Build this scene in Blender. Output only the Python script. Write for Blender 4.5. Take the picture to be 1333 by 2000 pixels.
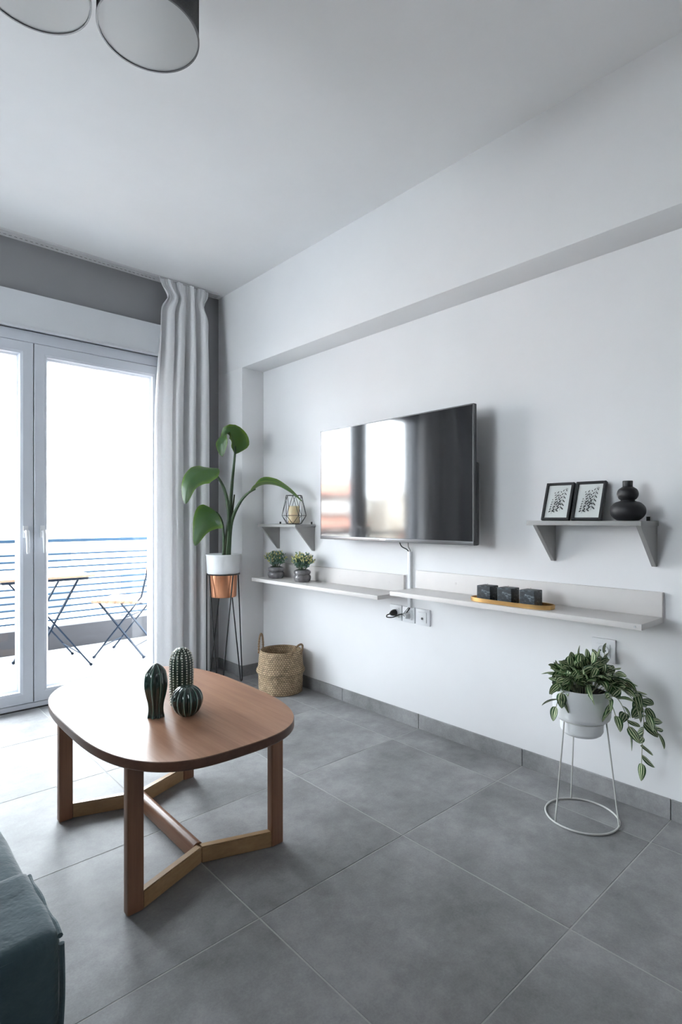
import bpy, bmesh, math, random
from mathutils import Vector, Matrix, noise
random.seed(7)
for o in list(bpy.data.objects): bpy.data.objects.remove(o)
S = bpy.context.scene; COL = S.collection
PI = math.pi

# ------------------------------------------------------------ camera
YAW = .7367; CH = 1.1126; FP = 1081.0; CX = 666.5; CY = 1012.45
cam_d = bpy.data.cameras.new('camera'); cam = bpy.data.objects.new('camera', cam_d); COL.objects.link(cam)
cam.location = (0, 0, CH); cam.rotation_euler = (PI/2, 0, -YAW)
cam_d.sensor_fit = 'HORIZONTAL'; cam_d.sensor_width = 36; cam_d.lens = FP/1333*36
cam_d.shift_y = (CY-1000)/1333; cam_d.clip_start = .02; cam_d.clip_end = 300
S.camera = cam
RV = Vector((math.cos(YAW), -math.sin(YAW), 0)); DV = Vector((math.sin(YAW), math.cos(YAW), 0))

# ------------------------------------------------------------ light, world, exposure
S.view_settings.view_transform = 'Standard'; S.view_settings.look = 'None'
S.view_settings.gamma = 1; S.view_settings.use_curve_mapping = False
S.view_settings.exposure = 1.25
SKY = 11.0
w = bpy.data.worlds.new('world'); S.world = w; w.use_nodes = True
bg = w.node_tree.nodes['Background']; bg.inputs[0].default_value = (.91, .955, 1, 1); bg.inputs[1].default_value = SKY
sun_d = bpy.data.lights.new('sun', 'SUN'); sun_d.energy = 9; sun_d.angle = .01; sun_d.color = (1, .95, .88)
sun = bpy.data.objects.new('sun', sun_d); COL.objects.link(sun)
sun.rotation_euler = Vector((.25, 1, -.95)).to_track_quat('-Z', 'Y').to_euler()
# portal in the balcony door opening: guides the sky's own light, adds none
pd = bpy.data.lights.new('door_portal', 'AREA'); pd.shape = 'RECTANGLE'; pd.size = 1.62; pd.size_y = 2.1
pd.cycles.is_portal = True
po = bpy.data.objects.new('door_portal', pd); COL.objects.link(po); po.location = (.845, 3.80, 1.09); po.rotation_euler = (-PI/2, 0, 0)

# ------------------------------------------------------------ node helpers
def srgb(r, g, b):
    f = lambda c: (c/255/12.92) if c/255 <= .04045 else ((c/255+.055)/1.055)**2.4
    return (f(r), f(g), f(b), 1)
class M:
    def __init__(s, name):
        s.m = bpy.data.materials.new(name); s.m.use_nodes = True
        s.t = s.m.node_tree; s.b = s.t.nodes['Principled BSDF']; s.o = s.t.nodes['Material Output']
    def n(s, typ, **k):
        nd = s.t.nodes.new(typ)
        for a, v in k.items(): setattr(nd, a, v)
        return nd
    def l(s, a, b): s.t.links.new(a, b)
    def set(s, **k):
        for a, v in k.items():
            s.b.inputs[{'col':'Base Color','rough':'Roughness','metal':'Metallic','spec':'Specular IOR Level','ior':'IOR','sheen':'Sheen Weight','sheenr':'Sheen Roughness','coat':'Coat Weight','trans':'Transmission Weight','sss':'Subsurface Weight'}[a]].default_value = v
        return s
    def coord(s, scale=(1,1,1), which='Object', rot=(0,0,0)):
        tc = s.n('ShaderNodeTexCoord'); mp = s.n('ShaderNodeMapping'); mp.inputs['Scale'].default_value = scale
        mp.inputs['Rotation'].default_value = rot
        s.l(tc.outputs[which], mp.inputs[0]); return mp.outputs[0]
    def noise(s, vec, scale, detail=4, rough=.55):
        nd = s.n('ShaderNodeTexNoise'); nd.inputs['Scale'].default_value = scale; nd.inputs['Detail'].default_value = detail
        nd.inputs['Roughness'].default_value = rough; s.l(vec, nd.inputs['Vector']); return nd.outputs[0]
    def ramp(s, fac, stops):
        r = s.n('ShaderNodeValToRGB'); e = r.color_ramp.elements
        e[0].position, e[0].color = stops[0]; e[1].position, e[1].color = stops[-1]
        for p, c in stops[1:-1]: x = e.new(p); x.color = c
        s.l(fac, r.inputs[0]); return r.outputs[0]
    def bump(s, h, strength=.3, dist=.01, prev=None):
        b = s.n('ShaderNodeBump'); b.inputs['Strength'].default_value = strength; b.inputs['Distance'].default_value = dist
        s.l(h, b.inputs['Height'])
        if prev: s.l(prev, b.inputs['Normal'])
        s.l(b.outputs[0], s.b.inputs['Normal']); return b.outputs[0]
    def math(s, op, a, b=None):
        nd = s.n('ShaderNodeMath', operation=op)
        for i, x in enumerate((a, b)):
            if x is None: continue
            if isinstance(x, (int, float)): nd.inputs[i].default_value = x
            else: s.l(x, nd.inputs[i])
        return nd.outputs[0]
def plain(name, col, rough=.5, var=.04, scale=20, bump=0, **k):
    m = M(name); m.set(rough=rough, **k); v = m.coord(); nz = m.noise(v, scale)
    c1 = tuple(max(0, c*(1-var)) for c in col[:3])+(1,); c2 = tuple(min(1, c*(1+var)) for c in col[:3])+(1,)
    m.l(m.ramp(nz, [(.3, c1), (.7, c2)]), m.b.inputs['Base Color'])
    if bump: m.bump(m.noise(v, scale*8), bump, .002)
    return m.m

MAT = {}
MAT['wall'] = plain('white_plaster', (.83, .83, .838, 1), .75, .015, 3, .12, spec=.25)
MAT['ceil'] = plain('ceiling_plaster', (.87, .87, .875, 1), .85, .015, 3, .25, spec=.15)
MAT['greywall'] = plain('grey_paint', (.29, .29, .30, 1), .75, .02, 3, .1, spec=.25)
MAT['pvc'] = plain('white_pvc', (.62, .65, .71, 1), .3, .01, 5)
MAT['box_white'] = plain('white_shutter_box', (.66, .68, .71, 1), .45, .015, 5)
MAT['rail_white'] = plain('white_metal_rail', (.62, .62, .62, 1), .4, .02, 9)
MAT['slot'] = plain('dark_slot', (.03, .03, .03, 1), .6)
MAT['black'] = plain('matte_black_ceramic', (.012, .012, .014, 1), .5, .1, 30, .05)
MAT['blackwire'] = plain('black_wire', (.012, .012, .013, 1), .4, .1)
MAT['frameblack'] = plain('black_frame', (.012, .012, .014, 1), .45, .1)
MAT['plastic_w'] = plain('white_socket_plastic', (.75, .76, .78, 1), .3, .01)
MAT['cable'] = plain('black_cable', (.015, .015, .015, 1), .5)
MAT['cable_g'] = plain('grey_cable', (.35, .35, .35, 1), .5)
MAT['shelfgrey'] = plain('grey_painted_board', (.34, .335, .325, 1), .5, .04, 12, .05)
MAT['ledge'] = plain('off_white_board', (.70, .67, .65, 1), .45, .02, 10)
MAT['potwhite'] = plain('white_ceramic', (.88, .89, .90, 1), .35, .01)
MAT['wirewhite'] = plain('white_wire', (.62, .62, .60, 1), .4, .02)
MAT['soil'] = plain('dark_soil', (.02, .015, .012, 1), .95, .4, 80, .6)
MAT['blue'] = plain('blue_painted_metal', (.030, .065, .11, 1), .75, .06, 10, spec=.1)
MAT['steel'] = plain('dark_blue_metal', (.012, .022, .038, 1), .75, .1, spec=.1)
MAT['conc'] = plain('painted_parapet', (.036, .036, .041, 1), .8, .03, 5)
MAT['facade'] = plain('pale_facade', (.62, .60, .57, 1), .9, .05, .4)
MAT['facade2'] = plain('cream_facade', (.60, .55, .48, 1), .9, .05, .4)
MAT['winglass'] = plain('far_window', (.05, .055, .06, 1), .5, .2, 1)
MAT['shut'] = plain('far_awning', (.62, .34, .27, 1), .9, .1, 1)
MAT['roofgrey'] = plain('far_roof', (.4, .38, .36, 1), .9, .1, 1)
MAT['street'] = plain('street_asphalt', (.15, .15, .15, 1), .9, .1, 1)
MAT['balfloor'] = plain('balcony_tile', (.46, .46, .46, 1), .6, .04, 8)
MAT['woodslat'] = plain('pale_acacia', (.45, .28, .17, 1), .5, .12, 30)
MAT['cream'] = plain('cream_wax', (.72, .58, .36, 1), .5, .05, 30, sss=.1)
MAT['awn'] = plain('awning_cloth', (.42, .44, .47, 1), .9, .05)
MAT['screw'] = plain('screw_metal', (.6, .6, .6, 1), .3, .05, metal=.8)
MAT['wick'] = plain('candle_wick', (.3, .28, .25, 1), .9)
MAT['grout'] = plain('grout', (.44, .44, .43, 1), .9, .06, 30)

def tile_mat():
    m = M('grey_porcelain_tile'); at = m.n('ShaderNodeAttribute', attribute_name='tile')
    v = m.coord(); add = m.n('ShaderNodeVectorMath', operation='ADD'); m.l(v, add.inputs[0])
    sc = m.n('ShaderNodeVectorMath', operation='SCALE'); m.l(at.outputs['Color'], sc.inputs[0]); sc.inputs['Scale'].default_value = 37
    m.l(sc.outputs[0], add.inputs[1]); v = add.outputs[0]
    n1 = m.noise(v, 2.6, 6, .6); n2 = m.noise(v, 14, 6, .7); n3 = m.noise(v, 160, 3, .7)
    a = m.math('ADD', m.math('MULTIPLY', n1, .55), m.math('MULTIPLY', n2, .3)); a = m.math('ADD', a, m.math('MULTIPLY', n3, .15))
    c = m.ramp(a, [(.38, (.185, .185, .187, 1)), (.5, (.275, .275, .277, 1)), (.62, (.38, .38, .381, 1))])
    m.l(c, m.b.inputs['Base Color'])
    r = m.n('ShaderNodeMapRange'); m.l(n2, r.inputs[0]); r.inputs[3].default_value = .48; r.inputs[4].default_value = .60
    m.l(r.outputs[0], m.b.inputs['Roughness']); m.set(spec=.38)
    m.bump(n2, .12, .004, m.bump(n3, .10, .0012)); return m.m
MAT['tile'] = tile_mat()

def wood(name, cols, axis, rough=.4, sc=1.0, spec=.5):
    m = M(name); s = [26*sc]*3; s[axis] = 1.6*sc
    v = m.coord(tuple(s)); n = m.noise(v, 1.0, 8, .65)
    s2 = [160*sc]*3; s2[axis] = 5*sc; v2 = m.coord(tuple(s2)); n2 = m.noise(v2, 1, 3, .5)
    s3 = [3.2]*3; s3[axis] = .9; n3 = m.noise(m.coord(tuple(s3)), 1, 3, .5)
    a = m.math('ADD', m.math('MULTIPLY', n, .5), m.math('MULTIPLY', n2, .2)); a = m.math('ADD', a, m.math('MULTIPLY', n3, .3))
    m.l(m.ramp(a, [(.33, cols[0]), (.5, cols[1]), (.67, cols[2])]), m.b.inputs['Base Color'])
    m.set(rough=rough, spec=spec); m.bump(n2, .06, .001); return m.m
TC = [(.31, .150, .088, 1), (.42, .222, .135, 1), (.53, .300, .190, 1)]
EC = [(.085, .038, .022, 1), (.125, .058, .034, 1), (.17, .085, .05, 1)]
LC = [(.19, .085, .045, 1), (.27, .13, .072, 1), (.36, .185, .105, 1)]
RC = [(.32, .19, .085, 1), (.42, .26, .125, 1), (.52, .34, .17, 1)]
MAT['top'] = wood('beech_veneer_top', TC, 1, .30); MAT['edge'] = wood('brown_edge_band', EC, 1, .35)
MAT['leg'] = wood('beech_leg', LC, 2, .4); MAT['rail'] = wood('pale_beech_rail', RC, 0, .4); MAT['beam'] = wood('beech_beam', LC, 1, .35)

def cloth_mat(name, tl, c0, c1):
    m = M(name); v = m.coord((1, 1, 1)); a = m.noise(m.coord((600, 600, 60)), 1, 2); 
    d = m.n('ShaderNodeBsdfDiffuse'); t = m.n('ShaderNodeBsdfTranslucent'); mx = m.n('ShaderNodeMixShader'); mx.inputs[0].default_value = tl
    c = m.ramp(a, [(.3, c0), (.7, c1)])
    m.l(c, d.inputs[0]); m.l(c, t.inputs[0]); m.l(d.outputs[0], mx.inputs[1]); m.l(t.outputs[0], mx.inputs[2]); m.l(mx.outputs[0], m.o.inputs[0])
    return m.m
MAT['curtain'] = cloth_mat('white_linen_curtain', .15, (.82, .82, .83, 1), (.89, .89, .90, 1))
MAT['awncloth'] = cloth_mat('pale_awning_cloth', .35, (.56, .56, .56, 1), (.6, .6, .6, 1))
def glass_mat(name, tint=(1, 1, 1, 1), ior=1.45):
    m = M(name); lw = m.n('ShaderNodeLayerWeight'); lw.inputs[0].default_value = .5
    fac = m.math('ADD', m.math('MULTIPLY', m.math('POWER', lw.outputs['Facing'], 5), .96), .04)
    t = m.n('ShaderNodeBsdfTransparent'); t.inputs[0].default_value = tint; g = m.n('ShaderNodeBsdfGlossy'); g.inputs['Roughness'].default_value = .02
    mx = m.n('ShaderNodeMixShader'); m.l(fac, mx.inputs[0]); m.l(t.outputs[0], mx.inputs[1]); m.l(g.outputs[0], mx.inputs[2]); m.l(mx.outputs[0], m.o.inputs[0]); return m.m
MAT['glass'] = glass_mat('window_glass', (.95, .97, .98, 1))
MAT['cupglass'] = glass_mat('clear_glass', (.96, .97, .96, 1))
m = M('tv_screen'); m.set(col=(.004, .004, .005, 1), rough=.07, ior=1.9, spec=.5)
tv_n = m.noise(m.coord((3, 3, 1)), 5); m.l(m.ramp(tv_n, [(0, (.003, .003, .004, 1)), (1, (.005, .005, .006, 1))]), m.b.inputs['Base Color']); MAT['screen'] = m.m
MAT['bezel'] = plain('silver_bezel', (.16, .16, .165, 1), .3, .03, metal=.6)
MAT['tvback'] = plain('black_tv_plastic', (.012, .012, .013, 1), .4)
MAT['copper'] = plain('copper', (.78, .36, .20, 1), .28, .03, 8, metal=1)
MAT['gold'] = plain('brushed_gold', (.72, .45, .18, 1), .32, .05, 40, metal=.9)
def striped(name, dark, light):
    m = M(name); tc = m.n('ShaderNodeTexCoord'); sp = m.n('ShaderNodeSeparateXYZ'); m.l(tc.outputs['UV'], sp.inputs[0])
    u = m.math('ABSOLUTE', m.math('SUBTRACT', sp.outputs[0], .5))
    nz = m.noise(m.coord(), 60, 3); u2 = m.math('ADD', u, m.math('MULTIPLY', m.math('SUBTRACT', nz, .5), .12))
    c = m.ramp(u2, [(.0, light), (.05, light), (.075, dark), (.20, dark), (.235, light), (.30, light), (.34, dark), (1, dark)])
    m.l(c, m.b.inputs['Base Color']); m.set(rough=.38)
    return m.m
MAT['striped'] = striped('variegated_leaf', (.036, .10, .028, 1), (.62, .68, .42, 1))
def strel():
    m = M('strelitzia_leaf'); tc = m.n('ShaderNodeTexCoord'); sp = m.n('ShaderNodeSeparateXYZ'); m.l(tc.outputs['UV'], sp.inputs[0])
    u = m.math('ABSOLUTE', m.math('SUBTRACT', sp.outputs[0], .5))
    nz = m.noise(m.coord(), 9, 3); k = m.math('ADD', u, m.math('MULTIPLY', nz, .25))
    c = m.ramp(k, [(0, (.12, .22, .07, 1)), (.09, (.028, .085, .028, 1)), (.48, (.024, .075, .026, 1)), (.62, (.12, .22, .03, 1))])
    wv = m.n('ShaderNodeTexWave'); wv.inputs['Scale'].default_value = 9; wv.inputs['Distortion'].default_value = .3
    sh = m.math('ADD', sp.outputs[1], m.math('MULTIPLY', u, -.5)); cb = m.n('ShaderNodeCombineXYZ'); m.l(sh, cb.inputs[0]); m.l(cb.outputs[0], wv.inputs[0])
    m.l(c, m.b.inputs['Base Color']); m.set(rough=.3, spec=.55); m.bump(wv.outputs[0], .25, .003)
    tr = m.n('ShaderNodeBsdfTranslucent'); tr.inputs[0].default_value = (.30, .50, .04, 1)
    mx = m.n('ShaderNodeMixShader'); mx.inputs[0].default_value = .16; m.l(m.b.outputs[0], mx.inputs[1]); m.l(tr.outputs[0], mx.inputs[2]); m.l(mx.outputs[0], m.o.inputs[0])
    return m.m
MAT['strel'] = strel()
MAT['stem'] = plain('plant_stem', (.045, .085, .035, 1), .45, .25, 15)
MAT['stemdark'] = plain('dark_plant_stem', (.05, .06, .03, 1), .6, .5, 18)
MAT['stempale'] = plain('pale_plant_stem', (.30, .33, .20, 1), .6, .2, 30)
MAT['leafgreen'] = plain('small_green_leaf', (.13, .25, .15, 1), .6, .5, 60)
MAT['leafyellow'] = plain('yellow_blossom', (.72, .68, .28, 1), .6, .3, 60)
MAT['leafblue'] = plain('blue_green_leaf', (.22, .34, .33, 1), .6, .3, 60)
MAT['potgrey'] = plain('glazed_grey_ceramic', (.15, .143, .148, 1), .14, .25, 40, coat=.6)
def cactus():
    m = M('glazed_green_cactus'); a = m.n('ShaderNodeAttribute', attribute_name='rib')
    nz = m.noise(m.coord(), 30, 4); f = m.math('ADD', a.outputs['Fac'], m.math('MULTIPLY', m.math('SUBTRACT', nz, .5), .3))
    c = m.ramp(f, [(0, (.008, .028, .020, 1)), (.62, (.016, .05, .037, 1)), (.80, (.03, .09, .07, 1)), (.92, (.36, .46, .42, 1))])
    m.l(c, m.b.inputs['Base Color']); m.set(rough=.16, coat=.5); return m.m
MAT['cactus'] = cactus()
MAT['cactus_tall'] = plain('green_spiny_cactus', (.035, .06, .04, 1), .25, .3, 40, coat=.4)
MAT['spine'] = plain('cream_spine', (.80, .80, .70, 1), .4)
def basket():
    m = M('woven_seagrass'); v = m.coord((1, 1, 1), 'UV')
    b = m.n('ShaderNodeTexBrick'); b.inputs['Scale'].default_value = 1; b.offset = .5
    b.inputs['Brick Width'].default_value = .018; b.inputs['Row Height'].default_value = .012; b.inputs['Mortar Size'].default_value = .0022; b.inputs['Mortar Smooth'].default_value = .8
    b.inputs['Color1'].default_value = (.62, .46, .29, 1); b.inputs['Color2'].default_value = (.46, .33, .20, 1); b.inputs['Mortar'].default_value = (.10, .065, .035, 1)
    m.l(v, b.inputs['Vector']); nz = m.noise(m.coord(), 35, 5); mix = m.n('ShaderNodeMixRGB', blend_type='OVERLAY'); mix.inputs[0].default_value = .6
    m.l(b.outputs[0], mix.inputs[1]); m.l(nz, mix.inputs[2]); m.l(mix.outputs[0], m.b.inputs['Base Color'])
    m.set(rough=.75); inv = m.math('SUBTRACT', 1, b.outputs['Fac']); m.bump(inv, .9, .004); return m.m
MAT['basket'] = basket(); MAT['rope'] = plain('seagrass_rope', (.30, .20, .12, 1), .8, .5, 90, .8)
def velvet():
    m = M('blue_grey_velvet'); v = m.coord(); n1 = m.noise(v, 7, 5, .6); n2 = m.noise(m.coord((120, 120, 120)), 2, 3)
    m.l(m.ramp(n1, [(.3, (.042, .075, .088, 1)), (.7, (.085, .130, .145, 1))]), m.b.inputs['Base Color'])
    m.set(rough=.85, sheen=.6, sheenr=.4, spec=.15); m.bump(n2, .15, .002, m.bump(n1, .5, .02)); return m.m
MAT['velvet'] = velvet()
def candle():
    m = M('marbled_dark_wax'); n = m.noise(m.coord((1, 1, 2.2)), 42, 8, .75)
    m.l(m.ramp(n, [(.40, (.010, .016, .022, 1)), (.54, (.025, .036, .045, 1)), (.60, (.10, .13, .15, 1)), (.68, (.26, .30, .31, 1))]), m.b.inputs['Base Color']); m.set(rough=.5); m.bump(n, .25, .003); return m.m
MAT['candle'] = candle()
def shade():
    m = M('grey_lamp_fabric'); n = m.noise(m.coord((300, 300, 300)), 1, 2); d = m.n('ShaderNodeBsdfDiffuse'); t = m.n('ShaderNodeBsdfTranslucent'); mx = m.n('ShaderNodeMixShader'); mx.inputs[0].default_value = .3
    c = m.ramp(n, [(.3, (.16, .16, .16, 1)), (.7, (.21, .21, .21, 1))]); m.l(c, d.inputs[0]); m.l(c, t.inputs[0]); m.l(d.outputs[0], mx.inputs[1]); m.l(t.outputs[0], mx.inputs[2]); m.l(mx.outputs[0], m.o.inputs[0]); return m.m
MAT['shade'] = shade()
MAT['diffuser'] = plain('white_diffuser', (.55, .56, .56, 1), .22, .02, 3)
def paper():
    m = M('white_print_paper'); m.set(rough=.7); n = m.noise(m.coord(), 40); m.l(m.ramp(n, [(0, (.82, .82, .83, 1)), (1, (.86, .86, .87, 1))]), m.b.inputs['Base Color']); return m.m
MAT['paper'] = paper(); MAT['ink'] = plain('dark_ink', (.03, .03, .035, 1), .8)

# ------------------------------------------------------------ mesh helpers (all geometry in room coordinates)
def link(o): COL.objects.link(o); return o
def tagk(o, label=None, cat=None, group=None, kind=None):
    if label: o['label'] = label
    if cat: o['category'] = cat
    if group: o['group'] = group
    if kind: o['kind'] = kind
    return o
def thing(name, loc, label=None, cat=None, group=None, kind=None):
    o = link(bpy.data.objects.new(name, None)); o.location = loc; o.empty_display_size = .05
    ORG[o.name] = Vector(loc); return tagk(o, label, cat, group, kind)
ORG = {}
def obj(name, bm, mat, parent=None, loc=None, angle=35, kind=None, label=None, mats=None, solid=None):
    org = ORG[parent.name] if parent else Vector(loc or (0, 0, 0))
    if org.length: bmesh.ops.translate(bm, verts=bm.verts, vec=-org)
    bmesh.ops.recalc_face_normals(bm, faces=bm.faces) if solid is not False else None
    for f in bm.faces: f.smooth = True
    me = bpy.data.meshes.new(name); bm.to_mesh(me); bm.free()
    me.set_sharp_from_angle(angle=math.radians(angle))
    for mt in (mats or [mat]): me.materials.append(MAT[mt])
    o = link(bpy.data.objects.new(name, me))
    if parent: o.parent = parent
    else: o.location = org
    ORG[o.name] = org
    return tagk(o, label, None, None, kind)
NB = bmesh.new
def box(bm, x0, x1, y0, y1, z0, z1, bev=0, seg=2, mtx=None):
    r = bmesh.ops.create_cube(bm, size=1); vs = r['verts']
    for v in vs: v.co = Vector((x0+(v.co.x+.5)*(x1-x0), y0+(v.co.y+.5)*(y1-y0), z0+(v.co.z+.5)*(z1-z0)))
    es = list({e for v in vs for e in v.link_edges})
    if mtx: 
        for v in vs: v.co = mtx @ v.co
    if bev: bmesh.ops.bevel(bm, geom=es, offset=bev, segments=seg, affect='EDGES', profile=.6)
    return bm
def tube(bm, pts, r, seg=8, closed=False):
    pts = [Vector(p) for p in pts]; n = len(pts); rr = r if isinstance(r, (list, tuple)) else [r]*n
    up = None; rings = []
    for i, p in enumerate(pts):
        a = pts[(i-1) % n] if closed or i > 0 else p; b = pts[(i+1) % n] if closed or i < n-1 else p
        t = (b-a).normalized()
        if up is None:
            up = t.orthogonal().normalized()
        up = (up - t*up.dot(t)); up = up.normalized() if up.length > 1e-6 else t.orthogonal().normalized()
        s = t.cross(up)
        rings.append([bm.verts.new(p + (up*math.cos(2*PI*k/seg)+s*math.sin(2*PI*k/seg))*rr[i]) for k in range(seg)])
    for i in range(n if closed else n-1):
        A, B = rings[i], rings[(i+1) % n]
        off = 0
        if closed and i == n-1:
            off = min(range(seg), key=lambda k: (A[0].co-B[k].co).length)
        for k in range(seg): bm.faces.new((A[k], A[(k+1) % seg], B[(k+1+off) % seg], B[(k+off) % seg]))
    if not closed: bm.faces.new(rings[0][::-1]); bm.faces.new(rings[-1])
    return bm
def lathe(bm, prof, c, seg=40, rfun=None, uv=False):
    c = Vector(c); rings = []; L = bm.loops.layers.uv.verify() if uv else None; d = 0; ds = [0]
    for i, (r, z) in enumerate(prof):
        if i: d += math.hypot(r-prof[i-1][0], z-prof[i-1][1]); ds.append(d)
        if r < 1e-5: rings.append([bm.verts.new(c+Vector((0, 0, z)))])
        else: rings.append([bm.verts.new(c+Vector((math.cos(2*PI*k/seg)*r*(rfun(2*PI*k/seg, z) if rfun else 1), math.sin(2*PI*k/seg)*r*(rfun(2*PI*k/seg, z) if rfun else 1), z))) for k in range(seg)])
    R0 = max(p[0] for p in prof)
    for i in range(len(rings)-1):
        A, B = rings[i], rings[i+1]
        for k in range(seg):
            k2 = (k+1) % seg
            if len(A) == 1 and len(B) == 1: continue
            if len(A) == 1: f = bm.faces.new((A[0], B[k2], B[k]))
            elif len(B) == 1: f = bm.faces.new((A[k], A[k2], B[0]))
            else: f = bm.faces.new((A[k], A[k2], B[k2], B[k]))
            if uv:
                for lp in f.loops:
                    a = lp.vert in A; ang = k if (lp.vert is (A[k] if len(A) > 1 else None) or lp.vert is (B[k] if len(B) > 1 else None)) else k+1
                    lp[L].uv = (ang/seg*2*PI*R0, ds[i] if a else ds[i+1])
    return bm
def prism(bm, poly, vec, bev=0):
    a = [bm.verts.new(Vector(p)) for p in poly]; b = [bm.verts.new(Vector(p)+Vector(vec)) for p in poly]; n = len(poly)
    fs = [bm.faces.new(a[::-1]), bm.faces.new(b)]+[bm.faces.new((a[i], a[(i+1) % n], b[(i+1) % n], b[i])) for i in range(n)]
    if bev: bmesh.ops.bevel(bm, geom=list({e for f in fs for e in f.edges}), offset=bev, segments=2, affect='EDGES')
    return bm
def cr(pts, n):
    """Catmull-Rom through vectors of any size"""
    P = [tuple(p) for p in pts]; P = [P[0]]+P+[P[-1]]; out = []; m = len(P)-3
    for i in range(n+1):
        t = i/n*m; k = min(int(t), m-1); t -= k; a, b, c, d = P[k:k+4]
        out.append(tuple(.5*(2*b[j]+(c[j]-a[j])*t+(2*a[j]-5*b[j]+4*c[j]-d[j])*t*t+(3*b[j]-a[j]-3*c[j]+d[j])*t**3) for j in range(len(a))))
    return out
def at(u, v, d):
    """room point that stands at distance d ahead and shows at photo position u, v"""
    return Vector((0, 0, CH)) + RV*((u-CX)/FP*d) + DV*d + Vector((0, 0, -(v-CY)/FP*d))
def leaf(bm, mid, side, width, fold=.15, n=16, m=8, tipf=None, lop=None):
    """mid: points; side: vectors; width: max half width"""
    L = bm.loops.layers.uv.verify(); Q = cr([tuple(a)+tuple(b) for a, b in zip(mid, side)], n); rows = []
    for i, q in enumerate(Q):
        t = i/n; p = Vector(q[:3]); s = Vector(q[3:6])
        nx = Vector(Q[min(i+1, n)][:3])-Vector(Q[max(i-1, 0)][:3]); nx.normalize(); s = (s-nx*s.dot(nx)).normalized(); nn = s.cross(nx)
        w = width*(tipf(t) if tipf else (math.sin(PI*min(1, t**.8*1.0))**.75 if 0 < t < 1 else 0)); w = max(w, .0008); lo = cr(lop, n)[i] if lop else (1, 1)
        rows.append([bm.verts.new(p+s*w*(2*k/m-1)*(lo[0] if k < m/2 else lo[1])+nn*fold*w*abs(2*k/m-1)**1.3) for k in range(m+1)])
    for i in range(n):
        for k in range(m):
            f = bm.faces.new((rows[i][k], rows[i][k+1], rows[i+1][k+1], rows[i+1][k]))
            for lp, (a, b) in zip(f.loops, ((k, i), (k+1, i), (k+1, i+1), (k, i+1))): lp[L].uv = (a/m, b/n)
    return bm

# ------------------------------------------------------------ room
XW, XB, YW, ZC, ZS, YP = 2.2814, 2.1004, 3.6795, 2.7478, 2.1734, 3.3533
XL, YN = -2.6, -3.0; X0, Y0, T = 2.0672, 1.2937, .6
DX0, DX1, DZ = -.01, 1.70, 2.415
# floor: individual tiles in one mesh above a grout bed
bm = NB(); lay = bm.loops.layers.float_color.new('tile')
gx = [X0-T*i for i in range(-1, 9)]; gy = [Y0+T*i for i in range(-8, 5)]; G = .0016
def clampi(a, b, lo, hi): return max(a, lo), min(b, hi)
for i in range(len(gx)-1):
    for j in range(len(gy)-1):
        xa, xb = clampi(gx[i+1]+G, gx[i]-G, XL, XW); ya, yb = clampi(gy[j]+G, gy[j+1]-G, YN, YW+.0)
        if xb-xa < .01 or yb-ya < .01: continue
        r = random.random(); r2 = random.random(); fs0 = len(bm.faces); h = random.uniform(-.0004, .0002)
        b = .0012; vs = []
        for (e, z) in ((0, -.006), (0, -b+h), (b, h)):
            vs.append([bm.verts.new((x, y, z)) for x, y in ((xa+e, ya+e), (xb-e, ya+e), (xb-e, yb-e), (xa+e, yb-e))])
        fs = [bm.faces.new(vs[2])]
        for q in range(2):
            for k in range(4): fs.append(bm.faces.new((vs[q][k], vs[q][(k+1) % 4], vs[q+1][(k+1) % 4], vs[q+1][k])))
        for f in fs:
            for lp in f.loops: lp[lay] = (r, r2, 0, 1)
nt = len(bm.faces)
v4 = [bm.verts.new(p) for p in ((XL, YN, -.0009), (XW, YN, -.0009), (XW, YW, -.0009), (XL, YW, -.0009))]; gf = bm.faces.new(v4); gf.material_index = 1
box(bm, XL-.2, XW+.3, YN-.2, YW+.1, -.2, -.008)
for f in list(bm.faces)[nt:]: f.material_index = 1
obj('floor', bm, 'tile', kind='structure', mats=['tile', 'grout'])
bm = NB(); box(bm, XL-.2, XW+.5, YN-.2, YW+.25, ZC, ZC+.3); obj('ceiling', bm, 'ceil', kind='structure')
bm = NB(); box(bm, XW, XW+.25, YN-.2, YW+.2, -.01, ZC+.01); obj('wall_right', bm, 'wall', kind='structure')
bm = NB(); box(bm, XB, XW+.01, YN-.2, YW+.1, ZS, ZC+.01, .004); obj('trim_1', bm, 'wall', kind='structure')
bm = NB(); box(bm, XB, XW+.01, YP, YW+.1, -.01, ZS+.004, .004); obj('trim_2', bm, 'wall', kind='structure')
bm = NB(); box(bm, XL-.2, DX0, YW, YW+.2, -.01, ZC+.01); box(bm, DX1, XW+.1, YW, YW+.2, -.01, ZC+.01); box(bm, DX0, DX1, YW, YW+.2, DZ, ZC+.01)
obj('wall_back', bm, 'greywall', kind='structure')
WL = (1.5, 2.85, 1.0, 2.15)
bm = NB()
for a in ((YN-.2, WL[0], -.01, ZC+.01), (WL[1], YW+.2, -.01, ZC+.01), (WL[0], WL[1], -.01, WL[2]), (WL[0], WL[1], WL[3], ZC+.01)): box(bm, XL-.2, XL, a[0], a[1], a[2], a[3])
obj('wall_left', bm, 'wall', kind='structure')
wd = thing('fill_window_1', (XL, (WL[0]+WL[1])/2, WL[2]), kind='structure')  # added window out of view, lets fill light into the room
bm = NB(); f = .06
for a in ((WL[0], WL[0]+f, WL[2], WL[3]), (WL[1]-f, WL[1], WL[2], WL[3]), (WL[0]+f, WL[1]-f, WL[2], WL[2]+f), (WL[0]+f, WL[1]-f, WL[3]-f, WL[3]), ((WL[0]+WL[1])/2-.04, (WL[0]+WL[1])/2+.04, WL[2]+f, WL[3]-f)): box(bm, XL-.08, XL-.02, a[0], a[1], a[2], a[3], .003)
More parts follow.
